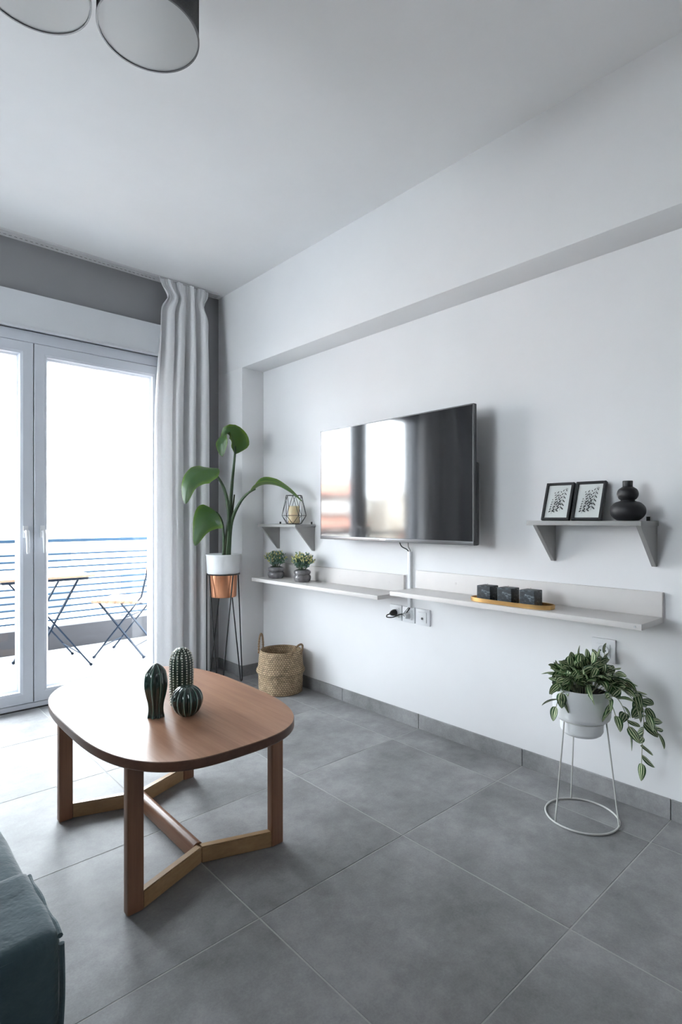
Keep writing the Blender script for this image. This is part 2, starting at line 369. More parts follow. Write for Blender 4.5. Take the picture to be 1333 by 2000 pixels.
obj('fill_window_frame', bm, 'pvc', wd)
bm = NB(); box(bm, XL-.055, XL-.049, WL[0]+.03, WL[1]-.03, WL[2]+.03, WL[3]-.03); obj('glass_pane', bm, 'glass', wd)
bm = NB(); box(bm, XL-.2, XW+.2, YN-.2, YN, -.01, ZC+.01); obj('wall_front', bm, 'wall', kind='structure')
# baseboards: tile strips with joints on the floor's grid
def baseb(name, segs):
    bm = NB(); lay = bm.loops.layers.float_color.new('tile')
    for (xa, xb, ya, yb) in segs:
        k = len(bm.faces); box(bm, xa, xb, ya, yb, -.001, .075, .0012, 1); r = random.random()
        bm.faces.ensure_lookup_table()
        for f in bm.faces[k:]:
            for lp in f.loops: lp[lay] = (r, random.random()*0+r*.7, .3, 1)
    obj(name, bm, 'tile', kind='structure')
ys = [YN]+[y for y in gy if YN < y < YP]+[YP]
baseb('baseboard_right', [(XW-.010, XW, a+G, b-G) for a, b in zip(ys, ys[1:])]+[(XB-.010, XW-.010, YP-.010, YP-.0), (XB-.010, XB, YP, YW-.01)])
baseb('baseboard_back', [(DX1+.03, XB-.010, YW-.010, YW)]+[(DX0-.6*(i+1)+G, DX0-.6*i-G, YW-.010, YW) for i in range(4)])

# ------------------------------------------------------------ balcony door
FY = 3.61
door = thing('door_1', (.845, FY, 0), kind='structure')
bm = NB()
for a in ((DX0, DX0+.07), (DX1-.07, DX1)): box(bm, a[0], a[1], FY+.005, FY+.075, -.01, 2.205, .003)
box(bm, DX0, DX1, FY+.005, FY+.075, 2.14, 2.205, .003); box(bm, DX0, DX1, FY+.001, FY+.075, -.01, .034, .003)
obj('door_frame', bm, 'pvc', door)
bm = NB(); box(bm, .8405, .8465, FY+.012, FY+.05, .04, 2.13); box(bm, DX0+.01, DX1-.01, FY-.004, FY+.002, -.001, .007); obj('gasket_and_shade_strip', bm, 'slot', door, label='dark rubber seal and strip of painted floor shadow')  # rubber seal in the seam; floor strip paints the shade under the frame
def door_leaf(x0, x1, hx):
    z0, z1, w, wz = .037, 2.137, .082, .078
    bm = NB(); y0, y1 = FY-.003, FY+.06
    # mitred sash ring with a stepped profile
    prof = [(0, y0+.003), (.003, y0), (w-.028, y0), (w-.024, y0+.002), (w-.020, y0+.004), (w-.014, y0+.006), (w-.010, y0+.020), (w, y0+.034), (w, y1), (0, y1)]
    rings = []
    for (ix, y) in prof:
        rings.append([bm.verts.new(p) for p in ((x0+ix, y, z0+ix), (x1-ix, y, z0+ix), (x1-ix, y, z1-ix), (x0+ix, y, z1-ix))])
    n = len(rings)
    for i in range(n):
        A, B = rings[i], rings[(i+1) % n]
        for k in range(4): bm.faces.new((A[k], A[(k+1) % 4], B[(k+1) % 4], B[k]))
    lf = obj('door_leaf', bm, 'pvc', door, angle=12)
    bm = NB(); box(bm, x0+w-.006, x1-w+.006, FY+.038, FY+.044, z0+w-.006, z1-w+.006); obj('glass_pane', bm, 'glass', lf)
    bm = NB(); hz = 1.035
    box(bm, hx-.013, hx+.013, FY-.012, FY-.003, hz-.035, hz+.035, .003)
    tube(bm, [(hx, FY-.010, hz), (hx, FY-.045, hz)], .009, 12)
    tube(bm, cr([(hx, FY-.043, hz+.008), (hx, FY-.052, hz-.02), (hx+.002, FY-.050, hz-.075), (hx+.003, FY-.046, hz-.125)], 10), [.009, .0105, .011, .011, .0105, .010, .0095, .009, .009, .008, .006], 10)
    obj('door_handle', bm, 'plastic_w', lf, label='white lever handle')
door_leaf(.06, .8415, .800); door_leaf(.8455, 1.632, .888)
bm = NB(); box(bm, DX0, DX1, YW-.005, YW+.2, -.012, .0); box(bm, DX0-.0, DX1, FY+.075, FY+.25, -.02, .02, .003); obj('door_sill', bm, 'pvc', door)
bm = NB(); box(bm, DX0-.02, DX1+.02, 3.585, YW+.18, 2.222, 2.418, .003); box(bm, DX0-.02, DX1+.02, 3.578, 3.60, 2.205, 2.222, .003)
box(bm, DX0, DX1, FY+.075, YW+.18, 2.20, 2.23)
obj('shutter_box', bm, 'box_white', door)

# curtain rail on the ceiling
rail = thing('curtain_rail', (.6, 3.63, ZC-.015), 'white double-track curtain rail along the ceiling above the balcony door', 'curtain rail')
bm = NB()
for (a, b, z) in ((3.582, 3.597, .012), (3.605, 3.622, .014), (3.631, 3.655, .014)): box(bm, -1.2, 2.06, a, b, ZC-z, ZC-.0005, .001, 1)
obj('track', bm, 'rail_white', rail)
bm = NB(); box(bm, -1.2, 2.06, 3.596, 3.606, ZC-.005, ZC-.0008); obj('track_slot', bm, 'slot', rail)
bm = NB()
for i in range(100): x = -1.15+.0275*i; box(bm, x, x+.014, 3.6225, 3.6305, ZC-.012, ZC-.0008)
obj('glider', bm, 'slot', rail, kind='stuff')

# curtains
def curtain(xt0, xt1, xb0, xb1, label, seed, waves):
    rnd = random.Random(seed); bm = NB(); NX, NZ = 220, 70; zt, z0 = 2.738, .015; yc = 3.50
    ph = [rnd.uniform(0, 6.28) for _ in range(6)]; rows = []; ph[1] = -1.25; ph[0] = 0
    for j in range(NZ+1):
        t = (j/NZ)**1.5; z = zt-(zt-z0)*t; d = zt-z
        top = max(0, 1-d/.11)       # header ruffle
        pin = math.exp(-((d-.125)/.06)**2)
        k = min(1, max(0, (d-.13)/.9)); k = k*k*(3-2*k)
        k2 = min(1, d/.55)
        xa = xt0+(xb0-xt0)*k+.050*pin*(xt1-xt0)/.38; xb = xt1+(xb1-xt1)*k-.042*pin*(xt1-xt0)/.38
        row = []
        for i in range(NX+1):
            s = i/NX; sw = s+.018*math.sin(2*PI*s*3+ph[0])
            f = math.sin(2*PI*sw*waves+ph[1]); f2 = math.sin(2*PI*sw*waves*1.9+ph[2]+.6*d); hd = math.sin(2*PI*s*(waves*2.0)+ph[3])*.8+.5*math.sin(2*PI*s*waves*4.3+ph[4])
            amp = .016+.026*k2
            lw = math.copysign(abs(f)**.8, f)
            y = yc+.05*(1-k2)*0+amp*lw*(1-.35*top)+.007*f2*k2+(.009*hd)*max(top, pin*.9)
            y += .025*top+.055*(1-k)*1.0
            x = xa+(xb-xa)*s+.010*math.cos(2*PI*sw*waves+ph[1])*k2
            zz = z+(.012*top*hd if j == 0 else 0)-(.004*hd if j == 0 else 0)
            y = min(y, FY-.022)
            row.append(bm.verts.new((x, y, min(zz, ZC-.004))))
        rows.append(row)
    for j in range(NZ):
        for i in range(NX): bm.faces.new((rows[j][i], rows[j][i+1], rows[j+1][i+1], rows[j+1][i]))
    root = thing('curtain', ((xb0+xb1)/2, yc, z0), label, 'curtain')
    obj('curtain_cloth', bm, 'curtain', root, angle=180, solid=False)
curtain(1.585, 1.965, 1.515, 1.945, 'long white pleated linen curtain hanging beside the balcony door in the corner', 3, 4.6)
curtain(-.33, .05, -.38, .15, 'white curtain at the far left side of the balcony door, reflected in the television', 5, 6.5)

# ------------------------------------------------------------ balcony
bm = NB(); box(bm, -6, 6, YW+.2, 5.35, -.25, -.02); obj('balcony_floor', bm, 'balfloor', kind='structure')
bm = NB(); box(bm, -6, 6, 5.2, 5.35, -.02, .175, .005); obj('trim_3', bm, 'conc', kind='structure')
bm = NB(); box(bm, -8, 8, -6, YW+.2, ZC+.3, ZC+5); obj('roof_sun_block', bm, 'ceil', kind='structure')  # unseen building mass over the room, sized to block the sun
rl = thing('balcony_railing', (1.5, 5.27, .175), 'blue metal balcony railing with horizontal bars behind the folding table', 'railing')
bm = NB(); box(bm, -6, 6, 5.25, 5.29, .905, .932, .004); obj('top_rail', bm, 'blue', rl)
for k in range(11):
    z = .80-.0575*k; bm = NB(); tube(bm, [(-6, 5.27, z), (6, 5.27, z)], .008, 8); obj('bar', bm, 'blue', rl)
for x in (-3.2, -1.6, 0.1, 2.6, 4.2):
    bm = NB(); box(bm, x-.012, x+.012, 5.276, 5.292, .17, .91); obj('post', bm, 'blue', rl)
# awning fringe above the railing
aw = thing('awning', (1, 4.95, 2.6), 'grey cloth awning with a scalloped valance above the balcony', 'awning')
bm = NB(); N = 300; a = []; b = []
for i in range(N+1):
    x = -3+7*i/N; z = 2.415-.034*abs(math.sin(PI*(x-.06)/.21)); a.append((x, 4.95+.008*math.sin(x*9), 2.62)); b.append((x, 4.95+.012*math.sin(x*9), z))
for yy in (0, .002):
    A = [bm.verts.new((p[0], p[1]+yy, p[2])) for p in a]; B = [bm.verts.new((p[0], p[1]+yy, p[2])) for p in b]
    for i in range(N): bm.faces.new((A[i], A[i+1], B[i+1], B[i]))
obj('valance', bm, 'awn', aw, solid=False)
bm = NB(); prism(bm, [(-3, YW+.2, 3.0), (-3, 4.95, 2.66), (-3, 4.95, 2.657), (-3, YW+.2, 2.997)], (7, 0, 0)); obj('canopy_cloth', bm, 'awncloth', aw, label='pale sloping awning cloth')
bm = NB(); tube(bm, [(-3, 4.95, 2.64), (4, 4.95, 2.64)], .03, 12); obj('awning_tube', bm, 'rail_white', aw)

def bar(bm, a, b, w, t, up=(0, 0, 1)):
    """flat metal bar from a to b, w wide and t thick"""
    a, b = Vector(a), Vector(b); d = (b-a).normalized(); s = d.cross(Vector(up)).normalized(); u = s.cross(d)
    P = [bm.verts.new(q+s*t/2*i+u*w/2*j) for q in (a, b) for i, j in ((-1, -1), (1, -1), (1, 1), (-1, 1))]
    for f in ((3, 2, 1, 0), (4, 5, 6, 7), (0, 1, 5, 4), (1, 2, 6, 5), (2, 3, 7, 6), (3, 0, 4, 7)): bm.faces.new([P[i] for i in f])
    return bm
ZBF = -.02
tb = thing('folding_table', (1.13, 4.68, ZBF), 'wooden-slatted folding bistro table with dark metal legs out on the balcony', 'table', )
for k in range(7):
    y = 4.40+.083*k; bm = NB(); box(bm, .80, 1.455, y, y+.068, .668, .684, .003); obj('slat', bm, 'woodslat', tb)
bm = NB()
for y in (4.44, 4.92): bar(bm, (.84, y, .657), (1.41, y, .657), .022, .012)
for x in (.84, 1.41): bar(bm, (x, 4.44, .657), (x, 4.92, .657), .018, .010)
obj('top_frame', bm, 'steel', tb)
for (xa, xb, y) in ((1.435, .935, 4.452), (1.435, .935, 4.908), (1.0, 1.352, 4.47), (1.0, 1.352, 4.89)):
    bm = NB(); bar(bm, (xa, y, ZBF+.01), (xb, y, .655), .024, .010, (0, 1, 0)); tube(bm, [(xa, y-.012, ZBF+.011), (xa, y+.012, ZBF+.011)], .0105, 10); obj('leg', bm, 'steel', tb)
for xs, ya, yb, zs in ((1.36, 4.452, 4.908, .085), (1.045, 4.47, 4.89, .062)):
    bm = NB(); tube(bm, [(xs, ya, zs), (xs, yb, zs)], .004); obj('stretcher', bm, 'steel', tb)
def chair(c, fwd, label):
    c = Vector(c); f = Vector(fwd).normalized(); s = Vector((-f.y, f.x, 0)); W = .175
    P = lambda a, b, z: c+f*a+s*b+Vector((0, 0, z))
    t = thing('folding_chair', c, label, 'chair', )
    for k in range(6):
        bm = NB(); a = -.17+.066*k; mtx = Matrix(((f.x, s.x, 0, c.x), (f.y, s.y, 0, c.y), (0, 0, 1, c.z), (0, 0, 0, 1)))
        box(bm, a, a+.052, -W-.02, W+.02, .452, .465, .003, mtx=mtx); obj('seat_slat', bm, 'woodslat', t)
    for sg in (-1, 1):
        bm = NB(); bar(bm, P(.20, sg*W, .01), P(-.19, sg*W, .50), .022, .009, s); bar(bm, P(-.19, sg*W, .50), P(-.27, sg*W, .84), .022, .009, s); tube(bm, [P(.20, sg*W-.012, .011), P(.20, sg*W+.012, .011)], .0105, 10); obj('back_leg', bm, 'steel', t)
        bm = NB(); w2 = W-.022; bar(bm, P(-.20, sg*w2, .01), P(.17, sg*w2, .445), .022, .009, s); tube(bm, [P(-.20, sg*w2-.012, .011), P(-.20, sg*w2+.012, .011)], .0105, 10); obj('front_leg', bm, 'steel', t)
        bm = NB(); bar(bm, P(-.19, sg*w2, .445), P(.20, sg*w2, .445), .012, .009, s); obj('seat_rail', bm, 'steel', t)
    for z, a in ((.10, .128), (.33, -.055)):
        bm = NB(); tube(bm, [P(a, -W, z), P(a, W, z)], .0045); obj('stretcher', bm, 'steel', t)
    bm = NB(); tube(bm, [P(-.128, -W+.02, .095), P(-.128, W-.02, .095)], .0045); obj('stretcher', bm, 'steel', t)
    for a, z in ((-.24, .72), (-.262, .80)):
        bm = NB(); mtx = Matrix(((f.x, s.x, 0, c.x), (f.y, s.y, 0, c.y), (0, 0, 1, c.z), (0, 0, 0, 1))); box(bm, a-.006, a+.006, -W-.01, W+.01, z-.022, z+.022, .003, mtx=mtx); obj('back_slat', bm, 'woodslat', t)
    return t
chair((1.795, 4.645, ZBF), (-.71, .71, 0), 'folding slatted bistro chair on the balcony to the right of the folding table')
chair((.36, 4.58, ZBF), (.95, .12, 0), 'folding bistro chair on the balcony left of the table, behind the left door leaf')

# street and buildings across
bm = NB(); box(bm, -90, 90, 8, 90, -15, -14.5); obj('street_ground', bm, 'street', kind='structure')
def building(x0, x1, y0, ztop, mat, label, sd, awn):
    r = random.Random(sd); b = thing('apartment_building', ((x0+x1)/2, y0, -14.5), label, 'building')
    bm = NB(); box(bm, x0, x1, y0, y0+10, -14.5, ztop, .05, 1); obj('wall', bm, mat, b)
    bm = NB(); box(bm, x0-.2, x1+.2, y0-.25, y0+.4, ztop, ztop+.35, .04, 1); box(bm, x0+2, x0+4.5, y0+3, y0+6, ztop, ztop+2.2); obj('parapet', bm, mat, b)
    fl = 3.05; nb = int((x1-x0)/3.4); z = ztop-2.9
    while z > -11:
        bm = NB(); box(bm, x0+.6, x1-.6, y0-1.2, y0, z-.25, z-.1, .02, 1); box(bm, x0+.6, x1-.6, y0-1.2, y0-1.12, z-.1, z+.85); bl = obj('balcony', bm, mat, b)
        for i in range(nb):
            x = x0+1.2+i*(x1-x0-2.2)/nb; ww = r.choice((1.1, 1.5, 1.8))
            bm = NB(); box(bm, x, x+ww, y0-.04, y0+.05, z-.1, z+2.05, .01, 1); wn = obj('window', bm, 'winglass', b)
        if awn and r.random() < .75:
            xa = x0+r.uniform(.8, 2); xb = x1-r.uniform(1, 3)
            bm = NB(); prism(bm, [(xa, y0-.02, z+2.55), (xa, y0-1.5, z+1.75), (xa, y0-1.5, z+1.45), (xa, y0-1.46, z+1.45), (xa, y0-1.46, z+1.73), (xa, y0-.02, z+2.5)], (xb-xa, 0, 0)); obj('sun_awning', bm, 'shut', b)
        z -= fl
    return b
bl = [(-62, -49, 41, 4.5, 'facade', 1), (-48, -35, 39, 3.2, 'facade2', 1), (-34, -21, 41, 4.8, 'facade', 1), (-20, -7, 40, 3.4, 'facade2', 1), (-6, 5.5, 41, 4.4, 'facade', 1), (6, 14.0, 40, 3.2, 'facade', 1), (14.5, 27, 42, 3.9, 'facade2', 0)]
lb = ['farthest left pale apartment block across the street, seen in the television', 'cream apartment block second from the far left across the street', 'tall pale apartment block third from the far left across the street', 'cream apartment block with awnings left of the door view',
      'pale apartment block across the street behind the left door leaf', 'low pale apartment block across the street seen through the balcony railing on the left', 'cream apartment block across the street seen at the right of the door glass']
for i, (a, b_, y, z, mt, aw_) in enumerate(bl): building(a, b_, y, z, mt, lb[i], 30+i, aw_)

# ------------------------------------------------------------ television
TX, TY0, TY1, TZ0, TZ1 = 2.140, 1.4515, 2.549, .991, 1.635
tv = thing('television', (2.2, 2.027, TZ0), 'large flat black television mounted on the white wall reflecting the window', 'television')
bm = NB(); box(bm, TX, TX+.022, TY0, TY1, TZ0, TZ1, .003); obj('panel_body', bm, 'tvback', tv)
bm = NB(); box(bm, TX-.0015, TX+.004, TY0+.006, TY1-.006, TZ0+.018, TZ1-.006); obj('screen', bm, 'screen', tv)
bm = NB(); box(bm, TX-.004, TX+.01, TY0, TY1, TZ0-.001, TZ0+.0165, .0015)
box(bm, TX-.003, TX+.01, TY0, TY0+.0055, TZ0+.0165, TZ1, .001, 1); box(bm, TX-.003, TX+.01, TY1-.0055, TY1, TZ0+.0165, TZ1, .001, 1); box(bm, TX-.003, TX+.01, TY0, TY1, TZ1-.0055, TZ1, .001, 1)
obj('bezel', bm, 'bezel', tv)
bm = NB(); box(bm, TX-.0052, TX-.0035, 2.005, 2.045, TZ0+.006, TZ0+.011); obj('badge', bm, 'screw', tv)
bm = NB(); box(bm, TX+.02, TX+.055, TY0+.006, TY1-.08, TZ0-.004, TZ0+.38, .01); box(bm, TX+.055, XW-.008, 1.9, 2.2, 1.15, 1.45); obj('back_housing', bm, 'tvback', tv)
tv.rotation_euler = (0, 0, math.radians(-.9))
# cable duct
du = thing('cable_duct', (XW, 1.953, .634), 'thin white cable duct running down the wall below the television', 'cable duct')
bm = NB(); box(bm, XW-.018, XW, 1.944, 1.964, .634, .935, .002); obj('duct_cover', bm, 'plastic_w', du)
for (y0, dy, mt, lab) in ((1.965, .006, 'cable', 'black cable from the television into the top of the wall duct'), (1.945, -.004, 'cable_g', 'thin grey cable from the television into the top of the wall duct')):
    bm = NB(); tube(bm, cr([(2.225, y0+dy*5, TZ0+.02), (2.235, y0+dy*3, .965), (2.262, y0, .945), (2.273, 1.953+dy*.6, .925)], 14), .003, 8)
    o = obj('television_cable', bm, mt, None, (2.225, y0, .96)); tagk(o, lab, 'cable')
# sockets
def socket(y0, y1, z0, z1, kind, label):
    t = thing('wall_socket', (XW, (y0+y1)/2, (z0+z1)/2), label, 'socket', )
    cy, cz = (y0+y1)/2, (z0+z1)/2; bm = NB(); box(bm, XW-.010, XW, y0+.001, y1-.001, z0, z1, .003); obj('cover_plate', bm, 'plastic_w', t)
    bm = NB(); box(bm, XW-.013, XW-.009, cy-.027, cy+.027, cz-.027, cz+.027, .002); obj('insert', bm, 'plastic_w', t)
    if kind == 'schuko':
        bm = NB(); prof = [(.0, -.001), (.0185, -.001), (.0195, .0045), (.022, .0045), (.022, .0)]
        lathe(bm, prof, (0, 0, 0), 28); bmesh.ops.transform(bm, matrix=Matrix.Translation((XW-.013, cy, cz)) @ Matrix.Rotation(-PI/2, 4, 'Y'), verts=bm.verts); obj('socket_well', bm, 'plastic_w', t)
        bm = NB()
        for q in (-.0095, .0095): tube(bm, [(XW-.0125, cy+q, cz), (XW-.0145, cy+q, cz)], .0028, 10)
        obj('pin_hole', bm, 'slot', t)
    elif kind == 'round':
        bm = NB(); tube(bm, [(XW-.012, cy, cz-.006), (XW-.0155, cy, cz-.006)], .0062, 14); obj('aerial_port', bm, 'slot', t)
    return t
socket(2.012, 2.100, .553, .637, 'schuko', 'white wall socket with a black plug, leftmost of three under the ledge')
socket(1.920, 2.008, .551, .636, 'schuko', 'white wall socket with a white plug, middle of three under the ledge')
socket(1.818, 1.914, .549, .635, 'round', 'white aerial wall outlet, rightmost of three under the ledge')
socket(.890, .984, .536, .630, 'schuko', 'white wall socket above the variegated plant')
pg = thing('power_plug', (XW-.03, 2.055, .595), 'black power plug with cable pushed into the left wall socket', 'plug')
bm = NB(); tube(bm, [(XW-.014, 2.055, .595), (XW-.026, 2.055, .595), (XW-.040, 2.055, .594), (XW-.052, 2.057, .592)], [.0175, .018, .015, .008], 16); obj('plug_body', bm, 'cable', pg)
bm = NB(); tube(bm, cr([(XW-.05, 2.057, .592), (XW-.066, 2.068, .585), (XW-.058, 2.075, .572), (XW-.035, 2.052, .572), (XW-.020, 2.015, .590), (XW-.018, 1.98, .598), (XW-.014, 1.958, .622), (XW-.010, 1.953, .638)], 30), .0032, 8); obj('plug_cable', bm, 'cable', pg)
p2 = thing('power_plug', (XW-.03, 1.963, .590), 'small white power plug in the middle wall socket', 'plug')
bm = NB(); tube(bm, [(XW-.014, 1.963, .590), (XW-.03, 1.963, .590), (XW-.042, 1.964, .589)], [.017, .016, .011], 16); obj('plug_body', bm, 'plastic_w', p2)
bm = NB(); tube(bm, cr([(XW-.040, 1.964, .589), (XW-.052, 1.965, .60), (XW-.03, 1.962, .62), (XW-.012, 1.956, .638)], 14), .0025, 8); obj('plug_cable', bm, 'cable_g', p2)

# ------------------------------------------------------------ ledges and shelves
def ledge(y0, y1, zt, label, screw):
    t = thing('wall_ledge', (XW, (y0+y1)/2, zt), label, 'shelf', )
    bm = NB(); box(bm, 2.060, XW-.018, y0, y1, zt-.022, zt, .0015); obj('ledge_board', bm, 'ledge', t)
    bm = NB(); box(bm, XW-.018, XW, y0, y1, zt-.022, zt+.092, .0015); obj('back_board', bm, 'ledge', t)
    for y in (y0+.11, y0+.52, y0+.93):
        bm = NB(); tube(bm, [(XW-.0165, y, zt+.045), (XW-.0192, y, zt+.045)], .006, 12); obj('screw_cap', bm, 'ledge', t)
    if screw: bm = NB(); tube(bm, [(2.062, y0+.022, zt-.011), (2.0575, y0+.022, zt-.011)], .004, 12); obj('screw', bm, 'screw', t)
ledge(1.990, 3.167, .713, 'long white L-shaped wall ledge left of the duct carrying two small potted plants', 0)
ledge(.720, 1.905, .745, 'long white L-shaped wall ledge right of the duct carrying black candles', 1)
def shelf(y0, y1, zt, ya, yb, dep, label):
    t = thing('wall_shelf', (XW, (y0+y1)/2, zt), label, 'shelf'); xf = XW-dep
    bm = NB(); box(bm, xf, XW, y0, y1, zt-.018, zt, .0012); obj('shelf_board', bm, 'shelfgrey', t)
    for y in (ya, yb):
        bm = NB(); prism(bm, [(xf+.010, y, zt-.018), (XW-.001, y, zt-.018), (XW-.001, y, zt-.172), (XW-.014, y, zt-.172)], (0, .016, 0), .0008); obj('bracket', bm, 'shelfgrey', t)
    for y in (y0+.03, y1-.05):
        bm = NB(); box(bm, XW-.006, XW-.001, y, y+.012, zt, zt+.016, .001); obj('fixing_tab', bm, 'cable', t)
shelf(.737, 1.178, 1.103, .742, 1.140, .178, 'grey wall shelf with triangular brackets right of the television holding frames and vase')
shelf(2.760, 3.185, 1.074, 2.765, 3.150, .165, 'small grey wall shelf with triangular brackets in the corner holding the wire lantern')

# picture frames
def frame(y0, y1, label, sd):
    zb = 1.104; Hh = .166; W = y1-y0; tilt = math.atan2(.055, .158)
    mtx = Matrix.Translation((2.205, (y0+y1)/2, zb)) @ Matrix.Rotation(tilt, 4, 'Y')
    t = thing('picture_frame', (2.21, (y0+y1)/2, zb), label, 'picture frame')
    def put(bm, nm, mt): bmesh.ops.transform(bm, matrix=mtx, verts=bm.verts); obj(nm, bm, mt, t)
    bm = NB(); b = .0105
    for a in ((-W/2, -W/2+b, 0, Hh), (W/2-b, W/2, 0, Hh), (-W/2+b, W/2-b, 0, b), (-W/2+b, W/2-b, Hh-b, Hh)): box(bm, -.008, .010, a[0], a[1], a[2], a[3], .0012, 1)
    put(bm, 'frame_moulding', 'frameblack')
    bm = NB(); box(bm, .004, .008, -W/2+b*.8, W/2-b*.8, b*.8, Hh-b*.8); put(bm, 'backing', 'frameblack')
    bm = NB(); box(bm, -.001, .002, -W/2+b*.9, W/2-b*.9, b*.9, Hh-b*.9); put(bm, 'print', 'paper')
    # leaf sprigs drawn in ink: y runs to the photo's left
    bm = NB(); r = random.Random(sd)
    def blade(y, z, ang, L, w):
        pts = []
        for k in range(10):
            a = 2*PI*k/10; u = math.cos(a)*L/2; v = math.sin(a)*w/2*(1-.25*math.cos(a))
            pts.append(bm.verts.new((-.0018, y+u*math.cos(ang)-v*math.sin(ang), z+u*math.sin(ang)+v*math.cos(ang))))
        bm.faces.new(pts)
    for s, (sy, sz, ey, ez, L0) in enumerate(((-.012, .050, -.024, .128, .020), (.008, .040, -.002, .122, .016), (.022, .036, .018, .088, .012), (-.004, .068, .012, .118, .012))):
        for k in range(6):
            f = k/5; y = sy+(ey-sy)*f; z = sz+(ez-sz)*f
            for g in (-1, 1): blade(y+g*.006*(1+.3*(1-f)), z+.004, PI/2-g*(-.8+.2*f), L0*(1-.45*f), .0058*(1-.4*f))
        tube(bm, [(-.0015, sy, sz-.006), (-.0015, ey, ez)], .0005, 4)
    for k in range(5): a = k*2*PI/5; blade(-.030+.004*math.cos(a), .137+.004*math.sin(a), a, .005, .002)
    put(bm, 'leaf_drawing', 'ink')
    bm = NB(); box(bm, -.003, -.0024, -W/2+b, W/2-b, b, Hh-b); put(bm, 'glass', 'cupglass')
frame(1.046, 1.166, 'left one of two black-framed leaf prints leaning on the grey shelf', 1)
frame(.917, 1.037, 'right one of two black-framed leaf prints on the grey shelf, beside the vase', 2)

# gourd vase
vp = cr([(0.0, 0), (.030, 0), (.040, .003), (.056, .018), (.0615, .035), (.058, .052), (.044, .067), (.027, .0735), (.024, .0765), (.030, .082), (.0355, .092), (.0365, .103), (.032, .116), (.022, .124), (.0175, .127), (.0170, .134), (.0172, .1475), (.0150, .1478), (.0135, .140), (.0130, .125), (0, .120)], 90)
bm = NB(); lathe(bm, [(max(a, 0), b) for a, b in vp], (2.185, .812, 1.104), 56)
o = obj('vase', bm, 'black', None, (2.185, .812, 1.104), angle=60); tagk(o, 'matte black double-gourd ceramic vase on the grey shelf', 'vase')

# candles on a tray
bm = NB(); n = 64; cyt, cxt, aY, aX = 1.262, 2.122, .190, .052
def rr_out(off, z):
    pts = []; R = .045-.0
    for k in range(n):
        a = 2*PI*k/n; c, s = math.cos(a), math.sin(a); e = 3.2
        rad = (abs(c/(aX+off))**e+abs(s/(aY+off))**e)**(-1/e); pts.append(bm.verts.new((cxt+rad*c, cyt+rad*s, z)))
    return pts
zt = .7455; R = [rr_out(-.004, zt), rr_out(0, zt+.001), rr_out(.001, zt+.018), rr_out(-.002, zt+.018), rr_out(-.003, zt+.005)]
for A, B in zip(R, R[1:]):
    for k in range(n): bm.faces.new((A[k], A[(k+1) % n], B[(k+1) % n], B[k]))
bm.faces.new(R[0][::-1]); bm.faces.new(R[-1])
o = obj('tray', bm, 'gold', None, (cxt, cyt, zt)); tagk(o, 'narrow oval golden tray under the square candles', 'tray')
base = None
for k, (y, lab) in enumerate(((1.374, 'left'), (1.272, 'middle'), (1.168, 'right'))):
    label = {'left': 'square black marbled candle at the left end of the golden tray', 'middle': 'square black marbled candle in the middle of the golden tray', 'right': 'square black marbled candle at the right end of the golden tray, nearest the plant'}[lab]
    t = thing('candle', (2.120, y, zt+.0055), label, 'candle', 'square black candles on the golden tray')
    bm = NB(); box(bm, 2.087, 2.153, y-.0335, y+.0335, zt+.0055, zt+.072, .003, 3); obj('wax_block', bm, 'candle', t)
    bm = NB(); tube(bm, [(2.12, y, zt+.069), (2.1205, y, zt+.080)], .0011, 6); obj('wick', bm, 'wick', t)

# wire lantern with candle
ln = thing('wire_lantern', (2.185, 2.862, 1.075), 'black geometric wire lantern on the corner shelf', 'lantern')
c = Vector((2.185, 2.862, 1.075)); n = 6
ringp = lambda r, z, o: [c+Vector((r*math.cos(2*PI*(k+o)/n+.25), r*math.sin(2*PI*(k+o)/n+.25), z)) for k in range(n)]
A, B, Cc = ringp(.052, .003, .5), ringp(.079, .056, 0), ringp(.055, .186, .5)
bm = NB()
for P in (A, B, Cc):
    for k in range(n): tube(bm, [P[k], P[(k+1) % n]], .0017, 6)
for k in range(n):
    for q in (0, -1): tube(bm, [B[k], A[(k+q) % n]], .0017, 6); tube(bm, [B[k], Cc[(k+q) % n]], .0017, 6)
obj('wire_frame', bm, 'blackwire', ln)
bm = NB(); lathe(bm, [(0, 0), (.040, 0), (.040, .004), (0, .004)], c, 30); obj('base_plate', bm, 'blackwire', ln)
cn = thing('pillar_candle', c+Vector((0, 0, .005)), 'cream pillar candle inside the wire lantern', 'candle')
bm = NB(); lathe(bm, [(0, .0055), (.034, .0055), (.0365, .010), (.036, .112), (.033, .117), (.012, .111), (0, .110)], c, 36); obj('wax_body', bm, 'cream', cn)
bm = NB(); tube(bm, [c+Vector((0, 0, .109)), c+Vector((.001, 0, .122))], .0012, 6); obj('wick', bm, 'wick', cn)

